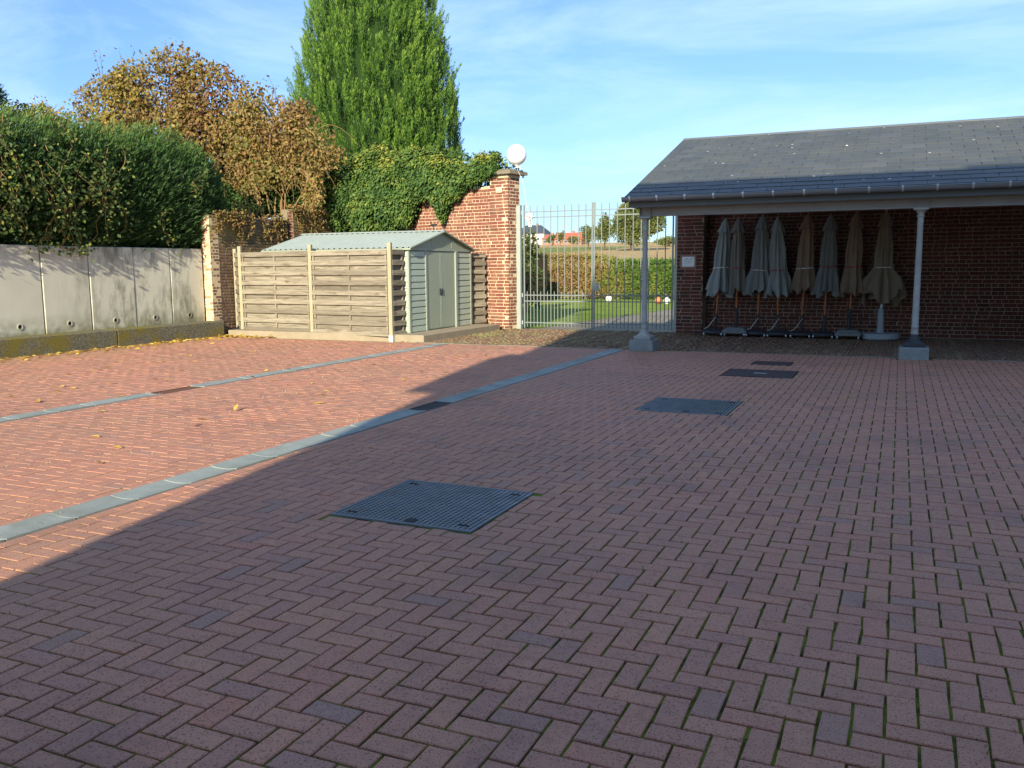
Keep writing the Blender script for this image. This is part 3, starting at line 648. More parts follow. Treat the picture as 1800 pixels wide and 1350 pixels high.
# =================================================================== BARN
EAVE_Y, EAVE_Z, RIDGE_Y, RIDGE_Z = 16.22, 2.9, 21.0, 4.55
RX0, RX1 = -4.83, 5.6
def build_barn():
    root = empty('open_barn', (0, 19, 0), label='open brick barn with grey slate roof and iron columns', cat='barn')
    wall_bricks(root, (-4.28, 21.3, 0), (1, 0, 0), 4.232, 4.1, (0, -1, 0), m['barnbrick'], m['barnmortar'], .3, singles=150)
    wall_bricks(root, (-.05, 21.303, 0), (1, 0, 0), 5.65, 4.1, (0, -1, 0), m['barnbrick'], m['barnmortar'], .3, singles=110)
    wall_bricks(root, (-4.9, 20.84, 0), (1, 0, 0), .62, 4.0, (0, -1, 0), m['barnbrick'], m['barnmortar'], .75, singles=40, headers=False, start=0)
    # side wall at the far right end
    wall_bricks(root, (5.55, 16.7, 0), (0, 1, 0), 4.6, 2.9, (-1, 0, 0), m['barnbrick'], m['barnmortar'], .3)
    # roof
    sl = math.atan2(RIDGE_Z-EAVE_Z, RIDGE_Y-EAVE_Y); ln = math.hypot(RIDGE_Z-EAVE_Z, RIDGE_Y-EAVE_Y)
    roof = empty('roof', (0, 0, 0)); roof.parent = root
    F = frame((RX0, EAVE_Y, EAVE_Z), (1, 0, 0), (0, math.cos(sl), math.sin(sl)), (0, -math.sin(sl), math.cos(sl)))
    MB().box(.02, RX1-RX0, .03, ln, -.09, -.012).xf(F).build('roof_boarding', m['darkwood'], roof)
    w, ex, rows = .43, ln/18, 18
    def slate(x0, x1): return MB().add([(x0, 0, 0), (x1, 0, 0), (x1, ex*1.5, -.008), (x0, ex*1.5, -.008), (x0, 0, .013), (x1, 0, .013), (x1, ex*1.5, -.001), (x0, ex*1.5, -.001)],
                         [(0, 3, 2, 1), (4, 5, 6, 7), (0, 1, 5, 4), (1, 2, 6, 5), (2, 3, 7, 6), (3, 0, 4, 7)]).mesh('slate', m['slate'])
    mf, mh = slate(.004, w-.004), slate(.004, w/2-.004); rest = MB(); cnt = 0
    for r in range(rows):
        x = 0.0; first = r % 2 == 1
        while x < RX1-RX0-.05:
            ww = w/2 if first else w
            jx, jy, ja = RNG.normal(0, .002), RNG.normal(0, .004), RNG.normal(0, .004)
            M = F @ Matrix.Translation((x+jx, r*ex+jy, .004+abs(RNG.normal(0, .0015)))) @ Matrix.Rotation(ja, 4, 'Z')
            c = M @ Vector((w/2, ex/2, 0)); sx, sy, _ = project(c)
            if sx < 1815 and cnt < 300:
                o = link('slate', mh if first else mf, roof); o.matrix_world = M; cnt += 1
            else:
                mm = MB(); mm.v = [tuple(v.co) for v in (mh if first else mf).vertices]; mm.f = [tuple(p.vertices) for p in mf.polygons]; mm.xf(M); rest.add(mm.v, mm.f)
            x += ww; first = False
    if rest.v: tag(rest.build('slate_field', m['slate'], roof), kind='stuff')
    MB().box(0, RX1-RX0, ln-.03, ln+.05, .0, .03).xf(F).build('ridge_capping', m['zinc'], roof)
    # back slope so the ridge is a real roof
    MB().add([(RX0, RIDGE_Y+.02, RIDGE_Z-.02), (RX1, RIDGE_Y+.02, RIDGE_Z-.02), (RX1, 21.75, RIDGE_Z-.35), (RX0, 21.75, RIDGE_Z-.35)], [(0, 1, 2, 3)]).build('back_slope', m['slate'], roof)
    MB().box(RX0-.015, RX0+.018, EAVE_Y+.04, EAVE_Y+.06, 2.7, 2.86)
    v = MB().box(-.012, .016, .0, ln, -.12, .002).xf(F); v.build('verge_board', m['fascia'], roof)
    # gutter
    n = 10; gr = .058; gx0, gx1 = RX0-.04, RX1; gy, gz = EAVE_Y-.035, 2.885; V = []; Fc = []
    for gx in (gx0, gx1):
        for rr in (gr, gr-.006):
            V += [(gx, gy+rr*math.cos(math.pi+math.pi*k/n), gz+rr*math.sin(math.pi+math.pi*k/n)*1.35) for k in range(n+1)]
    q = n+1
    for k in range(n): Fc += [(k, k+1, 2*q+k+1, 2*q+k), (q+k, 3*q+k, 3*q+k+1, q+k+1)]
    Fc += [(0, 2*q, 3*q, q), (n, q+n, 3*q+n, 2*q+n)]
    go = MB().add(V, Fc).build('gutter', m['zinc'], roof, True)
    MB().add([(gx0, gy+gr*math.cos(math.pi+math.pi*k/n), gz+gr*math.sin(math.pi+math.pi*k/n)*1.35) for k in range(n+1)], [tuple(range(n+1))]).build('gutter_end', m['zinc'], go)
    MB().tube([(gx0, gy-gr, gz+.004), (gx1, gy-gr, gz+.004)], .009, 8).build('gutter_bead', m['zinc'], go, True)
    x = RX0+.1
    while x < RX1:
        b = MB(); rr = gr+.003
        ring = [(gy+rr*math.cos(math.pi+math.pi*k/8), gz+rr*math.sin(math.pi+math.pi*k/8)*1.35) for k in range(9)]
        for k in range(8): b.add([(x, *ring[k]), (x+.03, *ring[k]), (x+.03, *ring[k+1]), (x, *ring[k+1])], [(0, 1, 2, 3)])
        b.box(x-.003, x+.033, gy-gr-.014, gy-gr+.012, gz-.008, gz+.02); b.build('gutter_bracket', m['galv'], go); x += .52
    MB().box(RX0+.06, RX1, 16.285, 16.32, 2.705, 2.82).build('fascia_board', m['fascia'], root)
    MB().box(RX0+.07, RX1, 16.323, 16.8, 2.715, 2.735).build('soffit', m['fascia'], root)
    # steel I beam on the columns
    bx0, bx1 = -4.62, RX1
    be = empty('steel_beam', (0, 0, 0)); be.parent = root
    MB().box(bx0, bx1, 16.44, 16.56, 2.545, 2.56).build('flange', m['steel'], be); MB().box(bx0, bx1, 16.44, 16.56, 2.70, 2.713).build('flange', m['steel'], be)
    MB().box(bx0, bx1, 16.49, 16.505, 2.56, 2.70).build('web', m['steel'], be)
    for cx in (-4.5, .265, 5.05):
        for s in (-1, 1):
            MB().box(cx+s*.1-.008, cx+s*.1+.008, 16.446, 16.49, 2.562, 2.698).build('stiffener', m['steel'], be)
    # rafters under the roof
    for k in range(12):
        xx = RX0+.3+k*.9; MB().box(xx-RX0, xx-RX0+.08, .3, ln-.05, -.24, -.092).xf(F).build('rafter', m['darkwood'], roof)
    settle(root)
    # columns
    for cx in (-4.5, .265, 5.05):
        c = empty('column', (cx, 16.5, 0)); c.parent = root; c.matrix_parent_inverse = Matrix.Translation(-root.location)
        MB().cbox(-.235, .235, -.235, .235, -.03, .2, .014).build('plinth', m['plinth'], c)
        MB().cbox(-.165, .165, -.165, .165, .2, .275, .012).build('foot', m['flake'] if cx > 0 else m['iron'], c)
        MB().lathe([(.14, .275), (.135, .29), (.1, .31), (.075, .35), (.062, .4), (.06, .41)], 24).build('base_flare', m['flake'] if cx > 0 else m['iron'], c, True)
        MB().lathe([(.058, .41), (.064, .42), (.064, .44), (.057, .45), (.056, .52), (.062, .53), (.062, .545), (.055, .555), (.05, 1.6), (.046, 2.28)], 24).build('shaft', m['iron'], c, True)
        MB().lathe([(.046, 2.28), (.055, 2.285), (.055, 2.30), (.048, 2.31), (.048, 2.39), (.06, 2.4), (.06, 2.42), (.05, 2.43), (.052, 2.46), (.075, 2.49), (.1, 2.51), (.105, 2.515)], 24).build('capital', m['iron'], c, True)
        MB().cbox(-.12, .12, -.1, .1, 2.515, 2.543, .004).build('cap_plate', m['iron'], c)
BARN = build_barn()

def build_notice():
    c = at(1210, 460, 20.83); r = empty('notice_board', (c[0], 20.82, c[2]), label='small white paper notice on the barn pier', cat='notice')
    MB().cbox(-.19, .19, -.0, .02, -.16, .16, .004).build('backing_board', m['board'], r)
    pts = []; w, h, rr = .145, .115, .02
    for cx, cz, a0 in ((w-rr, h-rr, 0), (-w+rr, h-rr, 90), (-w+rr, -h+rr, 180), (w-rr, -h+rr, 270)):
        pts += [(cx+rr*math.cos(R(a0+t)), cz+rr*math.sin(R(a0+t))) for t in (0, 30, 60, 90)]
    MB().prism(pts, -.006, -.001).build('paper', m['paper'], r)
    for k, (z, x0, x1) in enumerate(((.075, -.08, -.01), (.075, .04, .12), (.045, -.1, .1), (.01, -.11, .02), (-.005, .0, .09), (-.05, -.1, .06))):
        MB().box(x0, x1, -.0075, -.0062, z-.004, z+.004).build('text_line', m['ink'], r)
build_notice()

# ---- closed parasols stored along the barn wall
def build_parasols():
    spec = [  # x, lean, canvas, strap, base kind, bottom width, top z, bottom z
        (-3.94, .19, 'canvas_bluegrey', 'white', 'disc', .27, 2.66, .98, 'blue-grey closed parasol leaning at the left end, nearest the pier'),
        (-3.44, .03, 'canvas_grey', 'red', 'square', .2, 2.68, 1.02, 'narrow dark grey closed parasol on square wheeled base, second from the pier'),
        (-2.97, .03, 'canvas_slate', 'white', 'disc', .27, 2.72, 1.0, 'slate grey closed parasol, third from the pier'),
        (-2.5, -.05, 'canvas_bluegrey', 'red', 'disc', .26, 2.66, .97, 'blue-grey closed parasol with red strap, fourth from the pier'),
        (-2.0, .06, 'canvas_taupe', 'white', 'disc', .22, 2.72, 1.05, 'slim taupe closed parasol on a black disc base, fifth from the pier'),
        (-1.52, .04, 'canvas_slate', 'red', 'disc', .25, 2.68, .98, 'blue-grey closed parasol between the two taupe ones'),
        (-1.0, .06, 'canvas_taupe', 'red', 'square', .24, 2.72, 1.0, 'taupe closed parasol on a grey square wheeled base'),
        (-.35, .04, 'canvas_olive', 'white', 'round', .36, 2.74, .9, 'largest olive-brown closed parasol with flared hem on round concrete base')]
    for i, (x, lean, cv, st, kind, bw, zt, zb, lab) in enumerate(spec):
        r = empty('closed_parasol', (x, 20.62, 0), label=lab, cat='parasol', group='closed parasols along the barn wall')
        rg = np.random.default_rng(100+i); npl = (4, 3, 5, 4, 3, 5, 4, 4)[i]; r.rotation_euler = (rg.normal(0, .012), rg.normal(0, .007), 0); wide = kind == 'round'
        lx = lambda z: lean*(z/2.6)
        # canopy: pleated, pulled in by the strap
        zs = np.concatenate([np.linspace(zt-.02, zt-.45, 8), np.linspace(zt-.5, 1.6, 9), np.linspace(1.55, zb, 9)]); na = 84; ph = rg.uniform(0, 6.28, 6)
        th = np.linspace(0, 2*math.pi, na, endpoint=False); V = []
        for z in zs:
            t = (zt-z)/(zt-zb)
            base = np.interp(z, [zb, 1.3, 1.52, 1.58, 1.9, zt-.45, zt-.2, zt], [bw*.92, bw*.78, .148 if not wide else .15, .142, .145, .112, .08, .02])
            pl = (.3+.3*t)*(np.abs(np.sin(npl*th+ph[0]+.5*math.sin(1.8*z+ph[3])))-.5)+(.07+.1*t)*np.sin(13*th+ph[1]+1.3*z)+.1*np.sin(2*th+ph[2]-1.5*z)+.05*np.sin(5*th+ph[4]+4*z)
            rr = base*(1+pl); yy = .72*np.sin(th)*rr
            hem = (.06 if not wide else .16)*np.sin(3*th+ph[4])*max(0, t-.75)*4+.05*np.sin(8*th+ph[5])*max(0, t-.8)*5
            V += [(lx(z)+rr[k]*math.cos(th[k]), yy[k], z+hem[k]) for k in range(na)]
        nz = len(zs); F = [(a*na+k, (a+1)*na+k, (a+1)*na+(k+1) % na, a*na+(k+1) % na) for a in range(nz-1) for k in range(na)]
        F.append(tuple(reversed(range(na))))
        can = link('canopy', arr_mesh('canopy', V, np.array(F[:-1]), m[cv], smooth=True), r)
        V2 = []
        for a, z in enumerate((zt+.01, zt-.08, zt-.2, zt-.31)):
            base = (.022, .075, .12, .16)[a]*(1.0 if not wide else .9); pl = .28*(np.abs(np.sin(4*th+ph[1]))-.5)*(a/3)
            V2 += [(lx(z)+base*(1+pl[k])*math.cos(th[k]), .75*base*(1+pl[k])*math.sin(th[k]), z+.03*math.sin(4*th[k]+ph[2])*(a == 3)) for k in range(na)]
        link('vent_flap', arr_mesh('vent_flap', V2, np.array([(a*na+k, (a+1)*na+k, (a+1)*na+(k+1) % na, a*na+(k+1) % na) for a in range(3) for k in range(na)]), m[cv], smooth=True), can)
        MB().lathe([(.016, zt-.02), (.018, zt+.03), (.006, zt+.05)], 10, lx(zt)).build('finial', m['teak'] if not wide else m['galv'], r)
        zs_ = 1.545+.02*rg.normal(); sr = .178 if bw < .4 else .175
        MB().tube([(lx(zs_)+sr*math.cos(a), .75*sr*math.sin(a), zs_+.012*math.sin(a+ph[0])) for a in np.linspace(0, 2*math.pi, 25)], .011, 6, False).build('strap', m[st], r)
        pm = m['teak'] if not wide else m['galv']; pz = .55 if not wide else .62
        MB().tube([(lx(.3), 0, .3), (lx(zb+.35), 0, zb+.35)], .021 if not wide else .026, 10).build('pole', pm, r, True)
        if kind == 'disc':
            MB().lathe([(.27, .05), (.285, .065), (.28, .1), (.2, .13), (.07, .145), (.05, .15)], 28).build('base', m['rubberbase'], r, True)
            MB().tube([(0, 0, .14), (lx(.5), 0, .5)], .034, 12).build('base_tube', m['black'], r, True)
        elif kind == 'square':
            b = MB(); b.add([(-.27, -.27, .07), (.27, -.27, .07), (.27, .27, .07), (-.27, .27, .07), (-.27, -.27, .12), (.27, -.27, .12), (.27, .27, .12), (-.27, .27, .12), (-.19, -.19, .19), (.19, -.19, .19), (.19, .19, .19), (-.19, .19, .19)],
                           [(3, 2, 1, 0), (0, 1, 5, 4), (1, 2, 6, 5), (2, 3, 7, 6), (3, 0, 4, 7), (4, 5, 9, 8), (5, 6, 10, 9), (6, 7, 11, 10), (7, 4, 8, 11), (8, 9, 10, 11)]); b.build('base', m['greybase'], r)
            MB().tube([(0, 0, .18), (lx(.6), 0, .6)], .036, 12).build('base_tube', m['black'], r, True); MB().cbox(-.05, .05, -.05, .05, .58, .64, .01).build('clamp', m['black'], r)
        else:
            MB().lathe([(.36, .0), (.38, .02), (.38, .11), (.36, .13), (.1, .14)], 36).build('base', m['castconc'], r, True)
            MB().lathe([(.085, .14), (.07, .2), (.062, .6), (.055, .66), (.035, .67)], 20).build('base_tube', m['castconc'], r, True)
        if kind != 'round':
            for sx in (-1, 1):
                for sy in (-1, 1):
                    wx, wy = sx*(.2 if kind == 'disc' else .22), sy*.2
                    b = MB(); n = 12
                    V = [(wx+q, wy+.033*math.cos(2*math.pi*k/n), .034+.033*math.sin(2*math.pi*k/n)) for q in (-.014, .014) for k in range(n)]
                    b.add(V, [(k, (k+1) % n, n+(k+1) % n, n+k) for k in range(n)]+[tuple(reversed(range(n))), tuple(range(n, 2*n))]); b.build('castor_wheel', m['galv'] if sy < 0 else m['black'], r)
            if i in (0, 2, 3, 4): MB().tube([(.03, -.03, .42), (-.05, -.08, .3), (-.12, -.16, .19), (-.2, -.2, .15)], .007, 6).build('cord', m['white'], r)
build_parasols()

# =================================================================== GATE
def build_gate():
    GY = 21.32
    for nm, x, zt, lab in (('gate_post', -9.21, 3.2, 'tall pale square gate post against the sunlit brick pillar'), ('gate_post', -5.0, 2.95, 'grey square gate post beside the barn pier')):
        p = empty(nm, (x, GY, 0), label=lab, cat='gate post')
        MB().cbox(-.06, .06, -.06, .06, -.05, zt, .006).build('tube', m['gatepost'], p)
        MB().cbox(-.066, .066, -.066, .066, zt, zt+.012, .003).build('cap', m['gatepost'], p)
        for z in (.16, .88, 3.02):
            if z < zt: MB().lathe([(.016, z-.05), (.016, z+.05)], 10, .085 if x < -7 else -.085).build('hinge', m['galv'], p)
    for side, x0, x1, lab in ((0, -9.08, -7.17, 'sunlit left leaf of the tall metal bar gate'), (1, -7.15, -5.1, 'right leaf of the tall bar gate behind the iron column, with lock')):
        g = empty('gate_leaf', (x0, GY, 0), label=lab, cat='gate', group='two leaves of the entrance gate'); w = x1-x0
        for z in (.16, .725, .88, 2.89, 3.03): MB().box(.02, w-.02, -.0125, .0125, z-.013, z+.013).build('rail', m['gate'], g)
        for xs in ((0, .036), (w-.036, w)): MB().cbox(xs[0], xs[1], -.018, .018, .02, 3.22, .003).build('stile', m['gate'], g)
        n = 10; st = w/n
        for k in range(1, n):
            MB().tube([(k*st, -.0, .05), (k*st, 0, 3.19)], .0125, 8).build('bar', m['gate'], g, True)
        for k in range(n):
            xx = (k+.5)*st; MB().tube([(xx, 0, .05), (xx, 0, .95), (xx, 0, .985)], [.0105, .0105, .004], 8).build('dog_bar', m['gate'], g, True)
        if side == 1:
            MB().cbox(.03, .13, -.03, .03, 1.0, 1.2, .004).build('lock_box', m['gatepost'], g)
            MB().tube([(.09, -.03, 1.12), (.09, -.07, 1.12), (.2, -.07, 1.12)], .009, 8).build('handle', m['galv'], g, True)
build_gate()
def build_balloon():
    c = at(908, 272, 21.0); r = empty('balloon', tuple(c), label='white balloon floating above the pillar coping', cat='balloon')
    prof = [(.012, -.30), (.02, -.29), (.06, -.268)]+[(.255*math.sin(a)*(1+.02*math.cos(a)), -.262*math.cos(a)+.0) for a in np.linspace(.28, math.pi-.02, 22)]
    MB().lathe(prof, 36).build('skin', m['balloon'], r, True)
    MB().lathe([(.03, -.325), (.012, -.3), (.014, -.292)], 12).build('knot', m['balloon'], r)
    bow = at(932, 378, 21.22)-c
    pts = [Vector((0, 0, -.32)).lerp(Vector(bow)+Vector((0, 0, .1)), t)+Vector((.05*math.sin(5*t), 0, -.04*math.sin(3.1*t))) for t in np.linspace(0, 1, 14)]
    MB().tube(pts, .004, 5).build('ribbon', m['white'], r)
    for s in (-1, 1): MB().tube([(0, 0, -.31), (.07+.03*s, -.02, -.3-.02*s), (.12, 0, -.33-.03*s)], .006, 5).build('ribbon_tail', m['white'], r)
    c = at(932, 381, 21.24); f = empty('ribbon_bow', tuple(c), label='small white ribbon rosette tied to the left gate leaf', cat='bow')
    for k in range(9):
        a = k*2.4; rr = .05+.045*(k % 3)/2; q = Vector((rr*math.cos(a), -.03-.02*(k % 2), rr*math.sin(a)*1.1))
        b = MB(); n = 8; V = [(0, -.02, 0)]+[(.055*math.cos(t)*(1+.2*math.sin(3*t+k)), .012*math.sin(2*t+k), .055*math.sin(t)*(1+.15*math.cos(2*t))) for t in np.linspace(0, 2*math.pi, n, endpoint=False)]
        b.add(V, [(0, 1+i, 1+(i+1) % n) for i in range(n)]); o = b.build('petal_loop', m['white'], f); o.location = q; o.rotation_euler = (.4*math.sin(k), .3*math.cos(2*k), k)
    for s in (-1, 1): MB().box(s*.03-.012, s*.03+.012, -.012, -.008, -.26, -.05).build('ribbon_tail', m['white'], f)
build_balloon()

# =================================================================== SHED + FENCE
def build_shed():
    SX1, SX0, SY0, SY1, SYM, EZ, RZ, B = -10.16, -14.15, 17.22, 20.36, 18.8, 2.06, 2.47, .14
    sl = empty('shed_slab', (-11, 18.5, 0), label='low concrete slab under the metal shed', cat='slab')
    MB().cbox(-15, -9.52, 16.72, 20.75, -.06, B, .012).build('slab_block', m['slab'], sl); settle(sl)
    r = empty('garden_shed', (-12, 18.8, B), label='sage green sheet metal shed with ribbed roof and double doors', cat='shed')
    def b(name, mb, mat, par=r, **k): o = mb.build(name, mat, par, **k); o.location = (12, -18.8, -B); return o
    b('body', MB().box(SX0, SX1-.03, SY0+.03, SY1-.03, B, EZ), m['shed'])
    # gable front with siding boards either side of the doors
    d0, d1 = 18.02, 19.42
    rows = 13; hh = (EZ-.06-B)/rows
    for (y0, y1) in ((SY0+.06, d0-.05), (d1+.12, SY1-.06)):
        for k in range(rows):
            z0 = B+.01+k*hh; x = SX1
            mb = MB().add([(x-.02, y0, z0), (x-.02, y1, z0), (x+.012, y1, z0+.004), (x+.012, y0, z0+.004), (x+.004, y0, z0+hh*.8), (x+.004, y1, z0+hh*.8), (x-.02, y1, z0+hh*.99), (x-.02, y0, z0+hh*.99)],
                          [(0, 1, 2, 3), (3, 2, 5, 4), (4, 5, 6, 7), (0, 3, 4, 7), (1, 6, 5, 2)])
            b('siding_board', mb, m['shed'])
    for k in range(rows):
        z0 = B+.01+k*hh; b('side_siding_board', MB().add([(SX0, SY0+.03, z0), (SX1-.02, SY0+.03, z0), (SX1-.02, SY0+.0, z0+.005), (SX0, SY0, z0+.005), (SX0, SY0+.02, z0+hh*.97), (SX1-.02, SY0+.02, z0+hh*.97)], [(0, 1, 2, 3), (3, 2, 5, 4)]), m['shed'])
    for y in (SY0+.02, SY1-.02): b('corner_post', MB().box(SX1-.03, SX1+.018, y-.035, y+.035, B, EZ-.01), m['shedtrim'])
    b('door_frame', MB().box(SX1-.02, SX1+.022, d0-.05, d0+.02, B, EZ-.05), m['shedtrim'])
    b('door_frame', MB().box(SX1-.02, SX1+.04, d1+.03, d1+.12, B, EZ-.05), m['shedtrim'])
    b('lintel', MB().box(SX1-.02, SX1+.028, SY0+.0, SY1-.0, EZ-.05, EZ+.01), m['shedtrim'])
    for (y0, y1) in ((d0+.025, (d0+d1)/2-.004), ((d0+d1)/2+.004, d1+.025)):
        do = b('door', MB().cbox(SX1-.02, SX1+.006, y0, y1, B+.03, EZ-.06, .006), m['sheddoor'])
        ymid = (d0+d1)/2; s = -1 if y0 < ymid-.1 else 1
        h = MB().cbox(SX1+.004, SX1+.03, ymid+s*.05-.014, ymid+s*.05+.014, B+.82, B+.98, .004).build('handle', m['black'], do)
        MB().cbox(SX1+.006, SX1+.011, min(ymid+s*.02, ymid+s*.035), max(ymid+s*.02, ymid+s*.035), B+.05, EZ-.08, .002).build('door_rib', m['shedtrim'], do)
    gp = [(SY0-.02, EZ+.01), (SY1+.02, EZ+.01), (SYM, RZ-.012)]
    b('gable', MB().add([(SX1-.02, y, z) for y, z in gp]+[(SX1+.014, y, z) for y, z in gp], [(2, 1, 0), (3, 4, 5), (0, 1, 4, 3), (1, 2, 5, 4), (2, 0, 3, 5)]), m['gable'])
    for yy in (SYM-.5, SYM+.5):
        zz = EZ+.01+(RZ-EZ-.02)*(1-.5/(SYM-SY0)); b('gable_seam', MB().box(SX1+.014, SX1+.018, yy-.006, yy+.006, EZ+.02, zz-.03), m['shedtrim'])
    # roof: ribbed sheets on both slopes
    for s, (ye, ) in ((-1, (SY0-.08,)), (1, (SY1+.08,))):
        xs = []; n = 27; pitch = (SX1+.1-(SX0-.08))/n; V = []; F = []
        for k in range(n):
            x = SX0-.08+k*pitch; xs += [(x, 0), (x+pitch*.62, 0), (x+pitch*.70, .022), (x+pitch*.92, .022)]
        xs.append((SX1+.1, 0))
        for x, h in xs: V += [(x, ye, EZ-.0+h), (x, SYM, RZ+.01+h)]
        for k in range(len(xs)-1): F.append((2*k, 2*k+2, 2*k+3, 2*k+1))
        ro = MB().add(V, F); b('roof_sheet', ro, m['shedroof'])
        q = MB().tube([(SX1+.1, ye, EZ-.005), (SX1+.1, SYM, RZ+.005)], .022, 6); b('verge_trim', q, m['shedtrim'])
        b('eave_trim', MB().box(SX0-.08, SX1+.1, min(ye, ye-s*.03), max(ye, ye-s*.03), EZ-.045, EZ-.006), m['shedtrim'])
    b('ridge_trim', MB().add([(SX0-.1, SYM-.09, RZ+.012), (SX1+.11, SYM-.09, RZ+.012), (SX1+.11, SYM, RZ+.045), (SX0-.1, SYM, RZ+.045), (SX0-.1, SYM+.09, RZ+.012), (SX1+.11, SYM+.09, RZ+.012)], [(0, 1, 2, 3), (3, 2, 5, 4)]), m['shedroof'])
    c = at(762, 402, 18.8); l = empty('roof_lamp', (c[0], 18.8, RZ+.04), label='small black lamp on the shed ridge', cat='lamp')
    MB().tube([(0, 0, -.01), (0, 0, .09)], .012, 8).build('stem', m['black'], l)
    MB().add([(-.08, -.06, .09), (.08, -.06, .09), (.08, .06, .13), (-.08, .06, .13), (-.08, -.06, .11), (.08, -.06, .11), (.08, .06, .15), (-.08, .06, .15)], [(0, 3, 2, 1), (4, 5, 6, 7), (0, 1, 5, 4), (1, 2, 6, 5), (2, 3, 7, 6), (3, 0, 4, 7)]).build('panel', m['black'], l)
build_shed()

def fence_panel(par, A, B_, z0=.1, z1=2.02, rows=17, batt=3, post_gap=.05):
    A = np.array([*A, 0.]); B_ = np.array([*B_, 0.]); d = unit(B_-A); n = np.array([d[1], -d[0], 0]); L = np.linalg.norm(B_-A)
    hb = (z1-z0)/rows*1.12; F = frame(A, d, -n)
    for k in range(rows):
        zc = z0+(z1-z0)*(k+.5)/rows; front = k % 2 == 0; y = -.038 if front else .022
        hh = hb*.9 if front else hb*1.2
        mb = MB().cbox(-(L/2-post_gap), L/2-post_gap, -.009, .009, -hh/2, hh/2, .003)
        o = mb.build('board', m['wood'], par); o.matrix_world = Matrix(F) @ Matrix.Translation((L/2, y+RNG.normal(0, .002), zc)) @ Matrix.Rotation(RNG.normal(0, .0025), 4, 'Y')
    for k in range(batt):
        x = post_gap+.05+(L-2*post_gap-.1)*k/(batt-1) if batt > 1 else L/2
        o = MB().cbox(-.024, .024, -.027, .011, z0+.03, z1-.02, .003).build('batten', m['wood'], par); o.matrix_world = Matrix(F) @ Matrix.Translation((x, 0, 0))
def fence_post(par, x, y, zt=2.17, foot=True):
    p = MB().cbox(-.045, .045, -.045, .045, .06 if foot else 0, zt, .006).build('post', m['postwood'], par); p.location = (x, y, 0); p.rotation_euler.z = .1
    if foot: q = MB().box(-.052, .052, -.052, .052, -.03, .13).build('post_foot', m['galv'], p)
def build_fence():
    r = empty('timber_fence', (-12.6, 16.92, 0), label='weathered horizontal board fence in front of the shed', cat='fence')
    P1, P2, P3, P0, P4 = (-14.88, 17.14), (-12.62, 16.92), (-10.3, 16.66), (-15.3, 17.45), (-10.28, 17.2)
    for p in (P1, P2, P3): fence_post(r, *p)
    fence_post(r, *P0, 2.12, False)
    fence_panel(r, P1, P2); fence_panel(r, P2, P3); fence_panel(r, P0, P1, batt=2)
    fence_panel(r, P3, P4, batt=2, post_gap=.03)
    settle(r); r = empty('side_fence', (-10.2, 20.7, .14), label='narrow board fence piece between shed and brick wall', cat='fence')
    fence_panel(r, (-10.3, 20.45), (-10.05, 21.0), .16, 1.98, batt=2, post_gap=.01)
    settle(r); b = MB(); r = empty('plastic_sheet', (-15.2, 17.3, 0), label='crumpled black plastic sheet at the fence corner', cat='plastic sheet')
    xs = np.linspace(-.3, .35, 9); ys = np.linspace(-.2, .2, 7); V = [(x, y, .02+.16*max(0, 1-(x/.36)**2)*max(0, 1-(y/.22)**2)*(1+.35*math.sin(17*x+9*y))+.012*math.sin(31*x-20*y)) for y in ys for x in xs]
    b.add(V, [(j*9+i, j*9+i+1, (j+1)*9+i+1, (j+1)*9+i) for j in range(6) for i in range(8)]); b.build('sheet', m['black'], r)
build_fence()

# =================================================================== VEGETATION
def blob_leaves(blobs, n, gap=.0, seed=0, shell=.55, nscale=.9):
    """sample points through ellipsoids (c, rx, ry, rz); returns points and outward directions"""
    rg = np.random.default_rng(seed); vol = np.array([b[1]*b[2]*b[3] for b in blobs])**.75; cnt = rg.multinomial(int(n), vol/vol.sum()); P = []; O = []
    for (c, rx, ry, rz), k in zip(blobs, cnt):
        d = unit(rg.normal(size=(k, 3))); rad = 1-shell*rg.random(k)**1.6
        lump = 1+.22*noise3(d*1.0+np.array(c)*.3, 2.6, seed+5)
        q = d*rad[:, None]*lump[:, None]*np.array([rx, ry, rz])+np.array(c); P.append(q); O.append(d)
    P = np.concatenate(P); O = np.concatenate(O); keep = noise3(P, nscale, seed+9)+.45*rg.normal(size=len(P)) > gap
    return P[keep], O[keep]
def limbs(b, base, tips, r0, seed=0, seg=6, wob=.25):
    rg = np.random.default_rng(seed); base = np.array(base, float)
    for t in tips:
        t = np.array(t, float); pts = []
        for k in range(seg+1):
            u = k/seg; p = base*(1-u)+t*u; p[2] += .35*math.sin(math.pi*u)*np.linalg.norm(t-base)*.12
            p[:3] += rg.normal(0, wob*.25, 3)*math.sin(math.pi*u); pts.append(p)
        b.tube(pts, [r0*(1-.82*k/seg) for k in range(seg+1)], 6)

